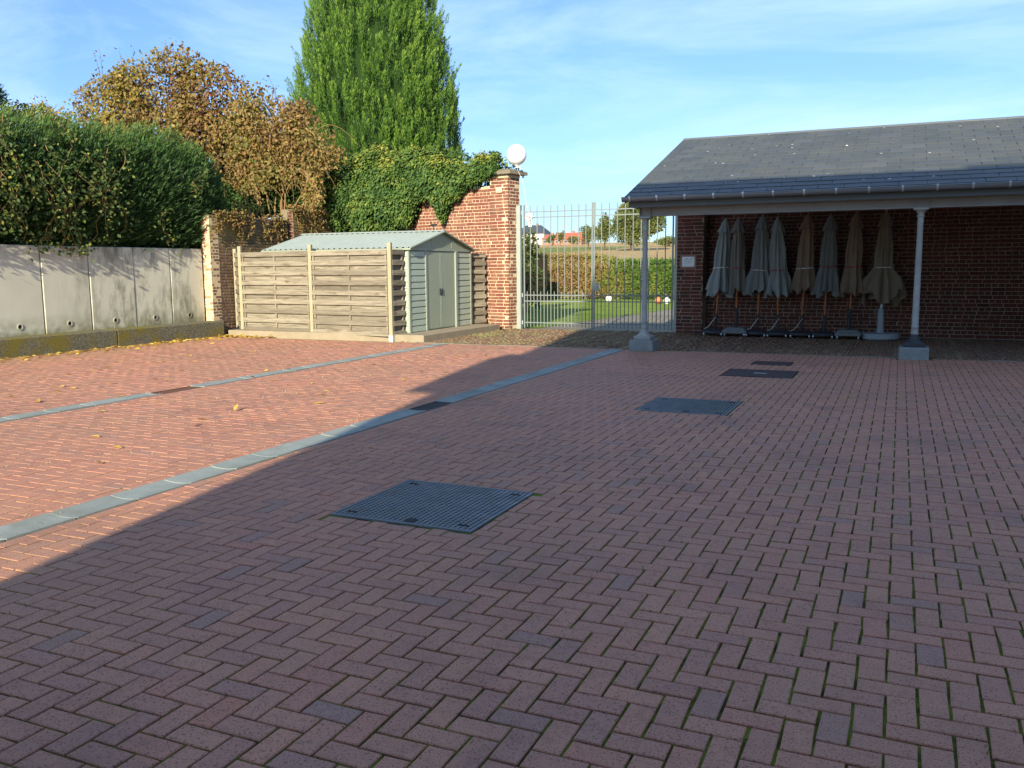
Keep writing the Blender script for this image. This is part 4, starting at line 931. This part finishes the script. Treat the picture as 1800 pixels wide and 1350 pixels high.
def build_cypress():
    cx, cy = -16.7, 26.4; r = empty('cypress_tree', (cx, cy, 0), label='huge conical green cypress towering behind the wall', cat='tree')
    MB().tube([(0, 0, -.1), (.05, 0, 6), (0, .05, 15)], [.34, .24, .03], 10).build('trunk', m['bark'], r)
    rz = lambda z: np.interp(z, [.4, 2, 4.5, 7, 9, 11, 13, 15, 16.6], [2.2, 2.7, 2.92, 2.78, 2.4, 1.85, 1.2, .55, .1])
    core = MB().lathe([(max(.05, float(rz(z))*.82), z) for z in np.linspace(.5, 16, 14)], 24); core.build('shade_hull', m['cypress_core'], r, True)  # solid hull, shade inside the crown put into its dark colour
    nt = 5600; z = RNG.uniform(.6, 16.3, nt); th = RNG.uniform(0, 2*math.pi, nt); keep = RNG.random(nt) < (rz(z)+.25)/3.3; z, th = z[keep], th[keep]
    lump = 1+.05*noise3(np.stack([np.cos(th)*2, np.sin(th)*2, z*.6], -1), 1.1, 4)+0*z
    rad = rz(z)*lump*np.where(RNG.random(len(z)) < .3, RNG.uniform(.78, .93, len(z)), 1.0); base = np.stack([rad*np.cos(th)*.93, rad*np.sin(th)*.93, z-.3], -1)
    ax = unit(np.stack([np.cos(th)*.3, np.sin(th)*.3, np.full(len(z), 1.0)], -1)+RNG.normal(0, .13, (len(z), 3))); Lt = RNG.uniform(.5, .98, len(z)); tr = RNG.random(len(z))
    nb = 88; n = len(z)*nb; I = np.repeat(np.arange(len(z)), nb); u = RNG.random(n)**.8
    side = unit(np.cross(ax[I], RNG.normal(size=(n, 3)))); wid = .19*(1-u)*np.minimum(1, u*4+.25)
    P = base[I]+ax[I]*(u*Lt[I])[:, None]+side*(wid*RNG.random(n))[:, None]; D = ax[I]*1.0+side*.4
    rn = np.clip(.02+.3*tr[I]+.6*u+RNG.normal(0, .1, n), 0, 1)  # depth shade painted into tuft bases; tips paler like new growth
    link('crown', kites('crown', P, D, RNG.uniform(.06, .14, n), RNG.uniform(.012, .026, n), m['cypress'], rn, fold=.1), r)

def build_hedge():
    r = empty('conifer_hedge', (-17, 13.5, 2), label='dark green feathery conifer hedge overhanging the concrete wall', cat='hedge')
    # local shape: a long mass above the wall, falling off at the right end
    def top(y): return np.interp(y, [7, 11, 12.5, 14.5, 16.2, 17.3, 18.0, 18.5], [4.55, 4.45, 4.45, 4.6, 4.6, 4.5, 4.0, 2.9])+.09*np.sin(2.1*y)
    def face(y, z): return -15.75+.32*np.sin(math.pi*np.clip((z-1.95)/2.4, 0, 1))+.1*noise3(np.stack([0*y, y, z], -1), 1.5, 2)-.8*np.clip((y-16.6)/1.4, 0, 1)**1.3
    ys = np.linspace(7, 17.8, 40); zs = np.linspace(0, 1, 12); V = []
    for y in ys:
        for q in zs: zz = 2.02+(top(y)-.35-2.02)*q; V.append((float(face(np.array(y), np.array(zz)))-.35-.9*q**3, y, zz))
    V = np.array(V); n1_ = len(zs); F = [(a*n1_+k, (a+1)*n1_+k, (a+1)*n1_+k+1, a*n1_+k+1) for a in range(len(ys)-1) for k in range(n1_-1)]
    co = arr_mesh('shade_hull', V-np.array([-17, 13.5, 2]), np.array(F), m['hedge_core']); link('shade_hull', co, r)  # dark sheet behind the sprays, coloured as the hedge's inner shade
    n = 7600; y = RNG.uniform(7.2, 17.95, n); q = RNG.random(n); z = 2.0+(top(y)-2.0)*q; x = face(y, z)-.75*np.clip((q-.8)/.2, 0, 1)**1.3*RNG.uniform(.2, 2.2, n)-.12*RNG.random(n)
    ax = unit(np.stack([.55+.25*RNG.random(n), .55+.2*RNG.normal(size=n), .55+.9*q+.15*RNG.normal(size=n)], -1)); Lt = RNG.uniform(.35, .75, n); tr = RNG.random(n)
    nb = 22; I = np.repeat(np.arange(n), nb); k = n*nb; u = RNG.random(k); side = unit(np.cross(ax[I], RNG.normal(size=(k, 3)))); base = np.stack([x-.28, y, z-.12], -1)
    P = base[I]+ax[I]*(u*Lt[I])[:, None]+side*(.05*(1-u)*RNG.random(k))[:, None]; D = ax[I]+side*.4
    rn = np.clip(.0+.22*tr[I]+.45*u+.35*np.clip((q[I]-.6)/.4, 0, 1)+RNG.normal(0, .08, k), 0, 1)  # leaf tones carry the hedge's shadow, with lit tops and spray tips
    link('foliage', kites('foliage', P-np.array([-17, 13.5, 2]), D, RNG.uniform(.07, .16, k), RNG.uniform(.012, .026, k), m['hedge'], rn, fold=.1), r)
    for yy in np.arange(8, 18.0, 1.3): MB().tube([(-.3, yy-13.5, -.1), (-.2, yy-13.4, 1.2), (-.1, yy-13.5, 2.2)], [.07, .05, .02], 7).build('stem', m['bark'], r)
    # climbing vine on its face
    v = empty('climbing_vine', (-15.5, 13, 2), label='yellowing climbing vine trailing over the dark hedge', cat='vine'); b = MB(); LP = []; LO = []
    for s in range(40):
        y = RNG.choice([RNG.uniform(9.5, 14.2), RNG.uniform(10.5, 13.6), RNG.uniform(13.5, 16.8)], p=[.5, .4, .1]); zt = RNG.uniform(2.9, 4.55); ln = RNG.uniform(.5, 1.9); pts = []
        for t in np.linspace(0, 1, 9):
            zz = max(2.05, zt-ln*t); yy = y+.35*math.sin(3*t+s)+.4*t*RNG.normal(0, .2); xx = float(face(np.array(yy), np.array(zz)))+.12+.05*math.sin(7*t+s); pts.append((xx+15.5, yy-13, zz-2)); 
            for _ in range(7): LP.append((xx+15.5+RNG.uniform(-.05, .16), yy-13+RNG.normal(0, .13), zz-2+RNG.normal(0, .1)))
        b.tube(pts, .006, 5)
    tag(b.build('stems', m['stem'], v), kind='stuff'); LP = np.array(LP); k = len(LP); D = RNG.normal(size=(k, 3))*.6+np.array([.3, .2, -.6]); N = RNG.normal(size=(k, 3))*.5+np.array([1, -.5, .5])
    link('leaves', kites('leaves', LP, D, RNG.uniform(.03, .11, k), RNG.uniform(.03, .09, k), m['vine'], np.clip(RNG.beta(2, 3.2, k), 0, 1), N, fold=.12), v)

def build_ivy():
    r = empty('ivy', tuple(wp(3.5, 3.6)), label='thick green ivy mounded over the brick wall top', cat='ivy'); O = np.array(wp(3.5, 3.6))
    lo = lambda s: np.interp(s, [-.1, .5, .9, 1.3, 1.65, 1.95, 2.12, 2.3, 2.55, 2.9, 3.15, 3.4, 3.6, 3.9, 5, 6.8, 7.4], [4.1, 4.0, 3.82, 3.62, 3.45, 3.3, 3.08, 3.15, 3.5, 3.4, 3.05, 2.85, 2.6, 2.5, 2.45, 2.5, 2.7])
    hi = lambda s: np.interp(s, [-.1, .3, .7, 1.2, 1.7, 2.4, 3.2, 4.2, 5.2, 6.2, 6.9, 7.4], [4.12, 4.3, 4.42, 4.36, 4.46, 4.62, 4.86, 4.95, 4.9, 4.8, 4.5, 3.8])
    bul = lambda s, v: (.12+.75*np.interp(s, [0, .8, 2, 3.4, 4.5, 7], [.12, .16, .4, .85, 1, .9]))*np.sqrt(np.clip(1-(2*v-1.0)**2*np.interp(v, [0, .5, 1], [.85, 0, 1.0]), 0, 1))
    def surf(s, v, k=1.0):
        wob = .14*np.sin(5.1*s+1)+.1*np.sin(11.3*s)+.06*np.sin(23*s); z0_ = lo(s)+wob*np.clip(s-.8, 0, 1); z = z0_+(hi(s)+.12*np.sin(3.1*s)+.05*np.sin(9*s)-z0_)*v; d = bul(s, v)*k+.13*noise3(np.stack([s, z, 0*s], -1), 3.0, 8)+.06*noise3(np.stack([s, z, 0*s], -1), 8, 9)
        return WO+WT*s[:, None]+WN*d[:, None]+np.stack([0*s, 0*s, z], -1)
    # supporting mass
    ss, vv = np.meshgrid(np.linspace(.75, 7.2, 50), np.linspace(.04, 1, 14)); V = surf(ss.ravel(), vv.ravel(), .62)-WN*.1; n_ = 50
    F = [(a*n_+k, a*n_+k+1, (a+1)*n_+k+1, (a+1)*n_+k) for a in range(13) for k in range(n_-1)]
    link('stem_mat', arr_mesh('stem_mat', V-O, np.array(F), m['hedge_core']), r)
    n = 46000; s = RNG.uniform(.3, 7.35, n); v = RNG.random(n); back = RNG.random(n) < .12
    P = surf(s, v); P = P+WN*RNG.normal(0, .05, (n, 1)); P[back] -= WN*RNG.uniform(0, 1.2, (back.sum(), 1)); P[:, 2] += .06*RNG.normal(size=n)*(v > .85)
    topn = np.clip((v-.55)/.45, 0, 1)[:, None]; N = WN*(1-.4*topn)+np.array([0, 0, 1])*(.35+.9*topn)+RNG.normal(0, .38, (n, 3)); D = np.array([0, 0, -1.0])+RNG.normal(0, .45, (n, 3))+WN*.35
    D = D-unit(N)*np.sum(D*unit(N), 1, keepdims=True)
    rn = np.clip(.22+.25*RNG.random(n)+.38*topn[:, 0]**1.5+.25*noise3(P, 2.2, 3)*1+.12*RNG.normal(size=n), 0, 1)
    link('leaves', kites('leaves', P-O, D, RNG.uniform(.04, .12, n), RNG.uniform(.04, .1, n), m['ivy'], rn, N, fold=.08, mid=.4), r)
    # upright sprigs near the pillar
    k = 900; s = RNG.choice([.45, .5, .62, 1.15, 1.5, 1.9, 2.2, 2.7], k)+RNG.normal(0, .05, k); z = hi(s)+RNG.random(k)**1.5*.22; P = WO+WT*s[:, None]-WN*RNG.uniform(0, .3, (k, 1))+np.stack([0*s, 0*s, z], -1)
    link('sprigs', kites('sprigs', P-O, RNG.normal(size=(k, 3))*.6+np.array([0, 0, .6]), RNG.uniform(.04, .08, k), RNG.uniform(.03, .06, k), m['ivy'], np.clip(RNG.normal(.3, .15, k), 0, 1)), r)

def build_autumn():
    # big orange leaved tree behind the hedge
    base = np.array([-19.6, 21.0, 2.0]); r = empty('autumn_tree', tuple(base), label='broad autumn tree with orange-brown leaves behind the hedge', cat='tree')
    B = lambda px, py, rx, rz_, Y=21., ry=None: (at(px, py, Y)-base, rx, ry or rx*.7, rz_)
    blobs = [B(285, 165, 1.7, 1.25), B(200, 190, 1.5, 1.0), B(360, 165, 1.3, 1.0), B(310, 112, .9, .6), B(270, 235, 2.2, .8), B(130, 215, .9, .7), B(75, 205, .55, .5), B(440, 190, .9, .7), B(360, 235, 1.3, .8), B(40, 200, .5, .4), B(225, 140, .8, .5), B(420, 250, 1.0, .7)]
    P, O = blob_leaves(blobs, 34000, -.08, 21); k = len(P); patch = noise3(P, .9, 31); low = np.clip((-P[:, 2]+4.2)/2.5, 0, 1)
    rn = np.clip(.45+.3*patch+.16*RNG.normal(size=k)+.34*low, 0, 1); N = O+RNG.normal(0, .6, (k, 3))+np.array([.1, -.5, .3]); D = RNG.normal(size=(k, 3))*.7+np.array([0, 0, -.5])
    link('crown', kites('crown', P, D, RNG.uniform(.08, .15, k), RNG.uniform(.06, .11, k), m['autumn'], rn, N, fold=.12), r)
    b = MB(); b.tube([(0, 0, -.1), (.1, 0, 1.2), (.05, .1, 2.2)], [.2, .16, .12], 9); limbs(b, (.05, .05, 1.9), [tuple(q[0]) for q in blobs], .09, 3); b.build('trunk', m['bark'], r)
    tw = MB(); LP = []
    for px, py, q in ((165, 95, 160), (175, 85, 150), (210, 90, 140), (235, 85, 140), (290, 70, 110), (320, 75, 105), (350, 95, 130), (380, 120, 150), (430, 130, 170), (60, 165, 200), (80, 175, 210), (470, 130, 180), (485, 150, 190)):
        a = at(px+RNG.uniform(-5, 15), q, 21.)-base; t = at(px, py, 21.)-base; tw.tube([a, (a+t)/2+RNG.normal(0, .05, 3), t], [.012, .008, .003], 5)
        for u in np.linspace(.25, 1, 9): LP.append(a*(1-u)+t*u+RNG.normal(0, .05, 3))
    tag(tw.build('twigs', m['bark'], r), kind='stuff'); LP = np.array(LP); k = len(LP)
    link('top_leaves', kites('top_leaves', LP, RNG.normal(size=(k, 3))+np.array([0, 0, .3]), RNG.uniform(.07, .13, k), RNG.uniform(.05, .08, k), m['autumn'], RNG.uniform(0, .5, k)), r)
    # tangled russet shrub to the right of it
    base = np.array([-16.6, 20.6, 2.0]); r = empty('russet_shrub', tuple(base), label='tangled russet climbing shrub between autumn tree and cypress', cat='shrub')
    B = lambda px, py, rx, rz_, Y=20.4: (at(px, py, Y)-base, rx, rx*.6, rz_)
    blobs = [B(470, 220, 1.1, .75), B(530, 245, 1.0, .7), B(420, 270, .9, .8), B(490, 300, .9, .6), B(560, 275, .6, .55), B(550, 330, .35, .7), B(440, 200, .8, .5), B(400, 235, .8, .5), B(525, 200, .6, .4), B(590, 270, .35, .25), B(440, 320, .6, .35)]
    P, O = blob_leaves(blobs, 24000, -.1, 44, .8, 1.3); k = len(P); rn = np.clip(.58+.34*noise3(P, 1.1, 5)+.2*RNG.normal(size=k), 0, 1)
    link('crown', kites('crown', P, RNG.normal(size=(k, 3))*.7+np.array([0, 0, -.5]), RNG.uniform(.07, .13, k), RNG.uniform(.05, .09, k), m['russet'], rn, O+RNG.normal(0, .6, (k, 3)), fold=.12), r)
    b = MB(); limbs(b, (0, .2, 0), [tuple(q[0]) for q in blobs], .03, 8); 
    for k in range(75):
        p = at(RNG.uniform(390, 565), RNG.uniform(210, 330), 20.2)-base; q = p+np.array([RNG.normal(-.2, .6), RNG.normal(0, .2), RNG.normal(-.5, .4)]); mid_ = (p+q)/2+np.array([0, -.1, .5+.4*RNG.random()]); b.tube([p*(1-t)**2+2*t*(1-t)*mid_+q*t*t for t in np.linspace(0, 1, 9)], [.007-.004*t for t in np.linspace(0, 1, 9)], 5)
    b.build('tangled_stems', m['stem'], r)
    cr_ = empty('dry_creeper', (-15.3, 18.2, 2.9), label='dry creeper stems and dead leaves along the old wall top', cat='creeper'); b = MB(); LP = []
    for k in range(48):
        y = RNG.uniform(16.8, 21.8); xw = -15.36 if y < 19.68 else -15.18; zt = 2.98 if y < 19.68 else 3.26; ln = abs(RNG.normal(.35, .3)); p = [(xw+.03+.04*RNG.random()+15.3-.15*(1-min(1, 3*t)), y-18.2+.5*t*ln*math.sin(k)+.06*math.sin(6*t+k), zt-2.9-ln*t+.04*math.sin(9*t)) for t in np.linspace(0, 1, 7)]
        b.tube(p, [.007]*6+[.003], 5); LP += [np.array(q)+RNG.normal(0, .05, 3)*np.array([.4, 1, 1]) for q in p for _ in range(6)]
    tag(b.build('stems', m['stem'], cr_), kind='stuff'); LP = np.array(LP); LP[:, 0] = np.maximum(LP[:, 0], .0); k = len(LP)
    link('leaves', kites('leaves', LP, RNG.normal(size=(k, 3))*.6+np.array([.2, 0, -.5]), RNG.uniform(.04, .1, k), RNG.uniform(.03, .07, k), m['russet'], np.clip(RNG.normal(.5, .3, k), 0, 1)), cr_)
    # dry leaf strings hanging over the old wall
    LP = []; b = MB()
    for px, py, px2, py2 in ((425, 330, 440, 378), (450, 330, 455, 350), (545, 320, 560, 360), (552, 340, 548, 370), (535, 300, 565, 350), (410, 350, 430, 372)):
        a = at(px, py, 19.6)-base; t = at(px2, py2, 19.6)-base; b.tube([a, (a+t)/2+np.array([.08, 0, 0]), t], [.008, .006, .004], 5)
        for u in np.linspace(0, 1, 22): LP.append(a*(1-u)+t*u+RNG.normal(0, .07, 3))
    b.build('hanging_stems', m['stem'], r); LP = np.array(LP); k = len(LP)
    link('hanging_leaves', kites('hanging_leaves', LP, RNG.normal(size=(k, 3))*.5+np.array([0, 0, -.8]), RNG.uniform(.08, .14, k), RNG.uniform(.06, .1, k), m['russet'], RNG.uniform(.4, .95, k)), r)
    # dark evergreen mass filling behind the shrub
    base = np.array([-18.2, 23.0, 1.0]); r = empty('evergreen_shrub', tuple(base), label='dark evergreen shrub behind the old mossy wall', cat='shrub')
    blobs = [(at(px, py, 22.6)-base, rx, rx*.8, rz_) for px, py, rx, rz_ in ((440, 345, 1.1, .8), (510, 335, 1.2, .9), (400, 330, .9, .9), (480, 290, .9, .7), (540, 355, .8, .8))]+[(at(px, py, 21.0)-base, rx, .4, rz_) for px, py, rx, rz_ in ((455, 352, .7, .45), (515, 345, .8, .5), (480, 322, .6, .4), (400, 350, .5, .5))]
    P, O = blob_leaves(blobs, 34000, -.8, 71, .5); k = len(P); link('crown', kites('crown', P, O*.4+RNG.normal(size=(k, 3))*.6, RNG.uniform(.09, .15, k), RNG.uniform(.06, .1, k), m['ivy'], np.clip(RNG.normal(.18, .12, k), 0, 1)), r)
    b = MB(); limbs(b, (0, 0, -.5), [tuple(q[0]) for q in blobs], .07, 5); b.build('stems', m['bark'], r)
    # conifer tip at the left edge
    base = np.array([-26.0, 19.5, 2.0]); r = empty('spruce_tree', tuple(base), label='dark spruce tip at the left edge above the hedge', cat='tree')
    c = at(-35, 150, 19.5)-base; k = 5200; u = RNG.random(k)**.7; ang = RNG.uniform(0, 6.28, k); rad = u*1.5*(.5+.5*RNG.random(k)); P = np.stack([c[0]+rad*np.cos(ang), c[1]+rad*np.sin(ang), c[2]+.9-2.6*u+.1*RNG.normal(size=k)], -1)
    link('crown', kites('crown', P, np.stack([np.cos(ang), np.sin(ang), .3+0*ang], -1)+.4*RNG.normal(size=(k, 3)), RNG.uniform(.1, .2, k), RNG.uniform(.03, .05, k), m['hedge'], np.clip(RNG.normal(.3, .15, k), 0, 1)), r)
    MB().tube([(c[0], c[1], -.2), (c[0], c[1], c[2]+.9)], [.15, .02], 8).build('trunk', m['bark'], r)

def build_far():
    # beech hedge behind the lawn
    r = empty('beech_hedge', (-14, 43.5, 0), label='brown and green clipped hedge behind the gate', cat='hedge'); n = 26000
    x = RNG.uniform(-24, -5, n); hh = np.interp(x, [-24, -14.5, -13.2, -5], [2.25, 2.15, 1.85, 1.75]); q = RNG.random(n); z = hh*q; y = 43.0+.5*(1-np.sqrt(np.clip(1-(2*q-1)**4, 0, 1)))+.12*noise3(np.stack([x, z, 0*x], -1), 1.8, 3)+RNG.uniform(0, .1, n); tp = RNG.random(n) < .2; y[tp] = RNG.uniform(43, 44.6, tp.sum()); z[tp] = hh[tp]+.06*RNG.normal(size=tp.sum())
    gb = np.clip((x+14.6)/2.2, 0, 1); rn = np.clip(.66-.52*gb+.2*noise3(np.stack([x, y, z], -1), 1.2, 6)+.14*RNG.normal(size=n), 0, 1)
    link('leaves', kites('leaves', np.stack([x+14, y-43.5, z], -1), RNG.normal(size=(n, 3))*.7+np.array([0, -.3, .2]), RNG.uniform(.1, .18, n), RNG.uniform(.07, .12, n), m['beech'], rn, RNG.normal(size=(n, 3))*.6+np.array([0, -1, .3])), r)
    b = MB(); b.box(-10, 9, .05, .9, .25, 1.6); b.build('branch_core', m['bark'], r)
    for xx in np.arange(-9.8, 9, .5): MB().tube([(xx, .4, -.1), (xx+.05, .4, .4)], .035, 6).build('stem', m['bark'], r)
    for lab, px, py, Y, rr, mt in (('white ball lying on the lawn', 1070, 531, 40, .15, 'balloon'), ('orange ball on the lawn edge by the drive', 1157, 533, 38.5, .15, 'orange'), ('white ball beside the orange ball', 1172, 534.5, 38, .15, 'balloon')):
        p = at(px, py, Y); o = empty('play_ball', (p[0], Y, -.05), label=lab, cat='ball')
        MB().lathe([(max(.004, rr*math.sin(a)), rr-rr*math.cos(a)) for a in np.linspace(0, math.pi, 14)], 18).build('skin', m[mt], o, True)
        MB().tube([(rr*1.003*math.cos(a), rr*1.003*math.sin(a), rr) for a in np.linspace(0, 2*math.pi, 25)], .006, 5, False).build('seam', m['ink'], o)
    # shrub just behind the left post
    p = at(926, 440, 30); r = empty('garden_shrub', (p[0], 30, 0), label='green shrub just behind the left gate post', cat='shrub')
    P, O = blob_leaves([((0, 0, .9), .8, .8, .9), ((-.2, 0, 1.9), .6, .6, .7), ((.1, 0, 2.4), .3, .3, .5)], 3500, -.4, 5); k = len(P); link('crown', kites('crown', P, O+RNG.normal(size=(k, 3))*.6, RNG.uniform(.1, .18, k), RNG.uniform(.06, .1, k), m['fartree'], np.clip(RNG.normal(.2, .2, k), 0, 1)), r)
    MB().tube([(0, 0, -.1), (0, 0, 1.2)], .05, 7).build('stem', m['bark'], r)
    def fartree(name, lab, px0, px1, pyt, pyb, Y, mt='fartree', n=7000, gap=-.2, seed=0, sz=.5):
        c = at((px0+px1)/2, pyb, Y); t = at((px0+px1)/2, pyt, Y); w = (px1-px0)/2*Y*1.35/FPX; H = (t[2]-c[2])*1.12; gz = float(ground_z(c[0], Y)); r = empty(name, (c[0], Y, gz), label=lab, cat='tree'); rg = np.random.default_rng(seed)
        zb = c[2]-gz; blobs = [((rg.uniform(-.62, .62)*w, rg.uniform(-.4, .4)*w, zb+H*rg.uniform(.3, .82)), w*rg.uniform(.28, .42), w*.35, H*rg.uniform(.16, .26)) for _ in range(9)]+[((0, 0, zb+H*.45), w*.6, w*.5, H*.4)]
        P, O = blob_leaves(blobs, n, gap, seed, .6, 6/max(w, .1)); k = len(P); rn = np.clip(.5+.25*noise3(P, 3/w, seed)+.15*rg.normal(size=k), 0, 1)
        link('crown', kites('crown', P, O+rg.normal(size=(k, 3))*.8, rg.uniform(.6, 1.2, k)*sz, rg.uniform(.5, .8, k)*sz, m[mt], rn), r)
        b = MB(); b.tube([(0, 0, -.3), (0, 0, zb+H*.35)], [w*.06, w*.035], 8); limbs(b, (0, 0, zb+H*.25), [q[0] for q in blobs], w*.03, seed); b.build('trunk', m['bark'], r)
    fartree('broadleaf_tree', 'large far tree rising behind the field, right of gate centre', 1062, 1160, 362, 432, 190, n=22000, gap=-.5, seed=4, sz=.55)
    fartree('broadleaf_tree', 'looser pale tree left of the large far tree', 1046, 1080, 378, 428, 200, n=5200, gap=-.1, seed=6, sz=.5)
    fartree('round_tree', 'small round tree beside the red roofed house', 1021, 1048, 401, 428, 230, n=2600, seed=9, sz=.5)
    fartree('orchard_bush', 'dark bush in front of the red roofed house', 960, 976, 414, 428, 300, n=900, seed=12, sz=.5)
    fartree('orchard_bush', 'green hedge bush at the right end of the red house', 997, 1018, 416, 429, 300, n=1000, seed=13, sz=.5)
    fartree('orchard_bush', 'small tree before the middle of the red roof', 978, 992, 408, 428, 295, n=900, seed=14, sz=.5)
    fartree('field_hedge', 'low dark hedgerow on the skyline right of the column', 1150, 1200, 417, 432, 240, n=2500, seed=15, sz=.5)
    def house(name, lab, px0, px1, pyr, pye, pyb, Y, roofm, wallm, hip):
        a = at(px0, pyb, Y); b_ = at(px1, pyb, Y); zr = at(px0, pyr, Y)[2]; ze = at(px0, pye, Y)[2]; zb = min(a[2], float(ground_z(a[0], Y)))-.5; L = b_[0]-a[0]; D = 8.0
        r = empty(name, (a[0], Y, zb), label=lab, cat='house'); ze -= zb; zr -= zb
        MB().box(0, L, 0, D, 0, ze).build('wall', m[wallm], r); o = .4
        MB().add([(-o, -o, ze-.1), (L+o, -o, ze-.1), (L+o, D+o, ze-.1), (-o, D+o, ze-.1), (hip, D/2, zr), (L-hip, D/2, zr)], [(0, 1, 5, 4), (1, 2, 5), (2, 3, 4, 5), (3, 0, 4), (3, 2, 1, 0)]).build('roof', m[roofm], r)
        MB().box(L*.6, L*.6+.8, D/2-.4, D/2+.4, zr-.6, zr+.7).build('chimney', m['farbrick'], r)
        for k in range(3):
            xx = L*(.18+.28*k); w_ = MB().box(xx, xx+1.2, -.04, .05, ze*.45, ze*.45+1.1).build('window', m['render'], r); MB().box(xx+.1, xx+1.1, -.06, -.041, ze*.45+.1, ze*.45+1.0).build('pane', m['glass'], w_)
    house('far_house', 'far house with dark slate roof at the left gate edge', 906, 957, 396, 411, 429, 330, 'darkroof', 'render', 3.0)
    house('far_house', 'far low house with red tiled roof seen through the gate', 967, 1022, 409, 421, 430, 320, 'redroof', 'farbrick', 1.2)
    house('far_outbuilding', 'small brick gable building between the two far houses', 953, 970, 412, 420, 430, 318, 'farroof', 'farbrick', .2)

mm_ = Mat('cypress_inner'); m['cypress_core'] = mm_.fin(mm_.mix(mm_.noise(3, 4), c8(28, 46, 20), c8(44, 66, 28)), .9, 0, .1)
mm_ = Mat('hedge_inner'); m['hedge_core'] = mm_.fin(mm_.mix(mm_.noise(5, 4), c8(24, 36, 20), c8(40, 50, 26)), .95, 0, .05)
m['farroof'] = m['redroof']
build_cypress(); build_hedge(); build_ivy(); build_autumn(); build_far()

def build_litter():
    n = 800; t = RNG.random(n); y = 9+8.4*t**.6; x = -15.02+np.abs(RNG.normal(0, .28, n)); k2 = RNG.random(n) < .35
    x[k2] = RNG.uniform(-15.0, -13.6, k2.sum()); y[k2] = RNG.uniform(16.2, 17.0, k2.sum()); fa = RNG.random(n) < .12; x[fa] = RNG.uniform(-14, -6, fa.sum()); y[fa] = RNG.uniform(5, 16, fa.sum())
    P = np.stack([x, y, np.full(n, .008)], -1); D = RNG.normal(size=(n, 3)); D[:, 2] = .1*np.abs(D[:, 2]); N = np.array([0, 0, 1.])+.3*RNG.normal(size=(n, 3))
    tag(link('fallen_leaves', kites('fallen_leaves', P, D, RNG.uniform(.07, .16, n), RNG.uniform(.035, .07, n), m['litter'], RNG.random(n), N, fold=.15)), 'yellow fallen leaves strewn along the ledge and fence foot', 'leaves', kind='stuff')
    n = 2200; x = RNG.uniform(-9.5, -8.8, n)-.0; y = RNG.uniform(16.8, 21, n); P = np.stack([x, y, np.full(n, -.02)], -1); D = RNG.normal(size=(n, 3))*.5+np.array([0, 0, 1]); keep = noise3(P, 2, 2) > .1; P, D = P[keep], D[keep]; n = len(P)
    tag(link('slab_weeds', kites('slab_weeds', P, D, RNG.uniform(.02, .07, n), RNG.uniform(.005, .012, n), m['weed'], RNG.uniform(.1, .7, n))), 'low weeds and moss along the shed slab edge', 'weeds', kind='stuff')
build_litter()

# the house behind the viewpoint whose shadow lies over the yard
def build_house_behind():
    H = 11.02; r = empty('farmhouse', (5, -6, 0), label='tall brick farmhouse behind the viewpoint shading the courtyard', cat='house')
    X0, X1, Y0, Y1 = -2.6, 16, -6.0, -3.0
    def b(n, mb, mt): o = mb.build(n, mt, r); o.location = (-5, 6, 0); return o
    b('wall', MB().box(X0, X1, Y0, Y1, -.1, H-.2), m['farbrick']); b('cornice', MB().box(X0-.02, X1+.2, Y0-.2, Y1+.12, H-.2, H), m['render'])
    b('shadow_bump', MB().box(X0-.42, X0, Y0+.1, Y0+1.0, 6.1, 7.75), m['render'])  # added unseen block, shaped for the step in the shadow edge
    b('roof', MB().add([(X0, Y0, H+.002), (X1, Y0, H+.002), (X1, Y1, H+.002), (X0, Y1, H+.002), (X0+3, (Y0+Y1)/2, H+.3), (X1-3, (Y0+Y1)/2, H+.3)], [(0, 1, 5, 4), (1, 2, 5), (2, 3, 4, 5), (3, 0, 4), (3, 2, 1, 0)]), m['darkroof'])
    b('chimney', MB().box(4.7, 5.9, -4.4, -3.4, H-.3, H+.32), m['farbrick'])
    for k in range(6):
        for z in (1.0, 4.2, 7.4): w = b('window', MB().box(-1.8+k*2.9, -.6+k*2.9, Y1, Y1+.04, z, z+1.8), m['render']); MB().box(-1.7+k*2.9, -.7+k*2.9, Y1+.041, Y1+.05, z+.1, z+1.7).build('pane', m['glass'], w)
build_house_behind()
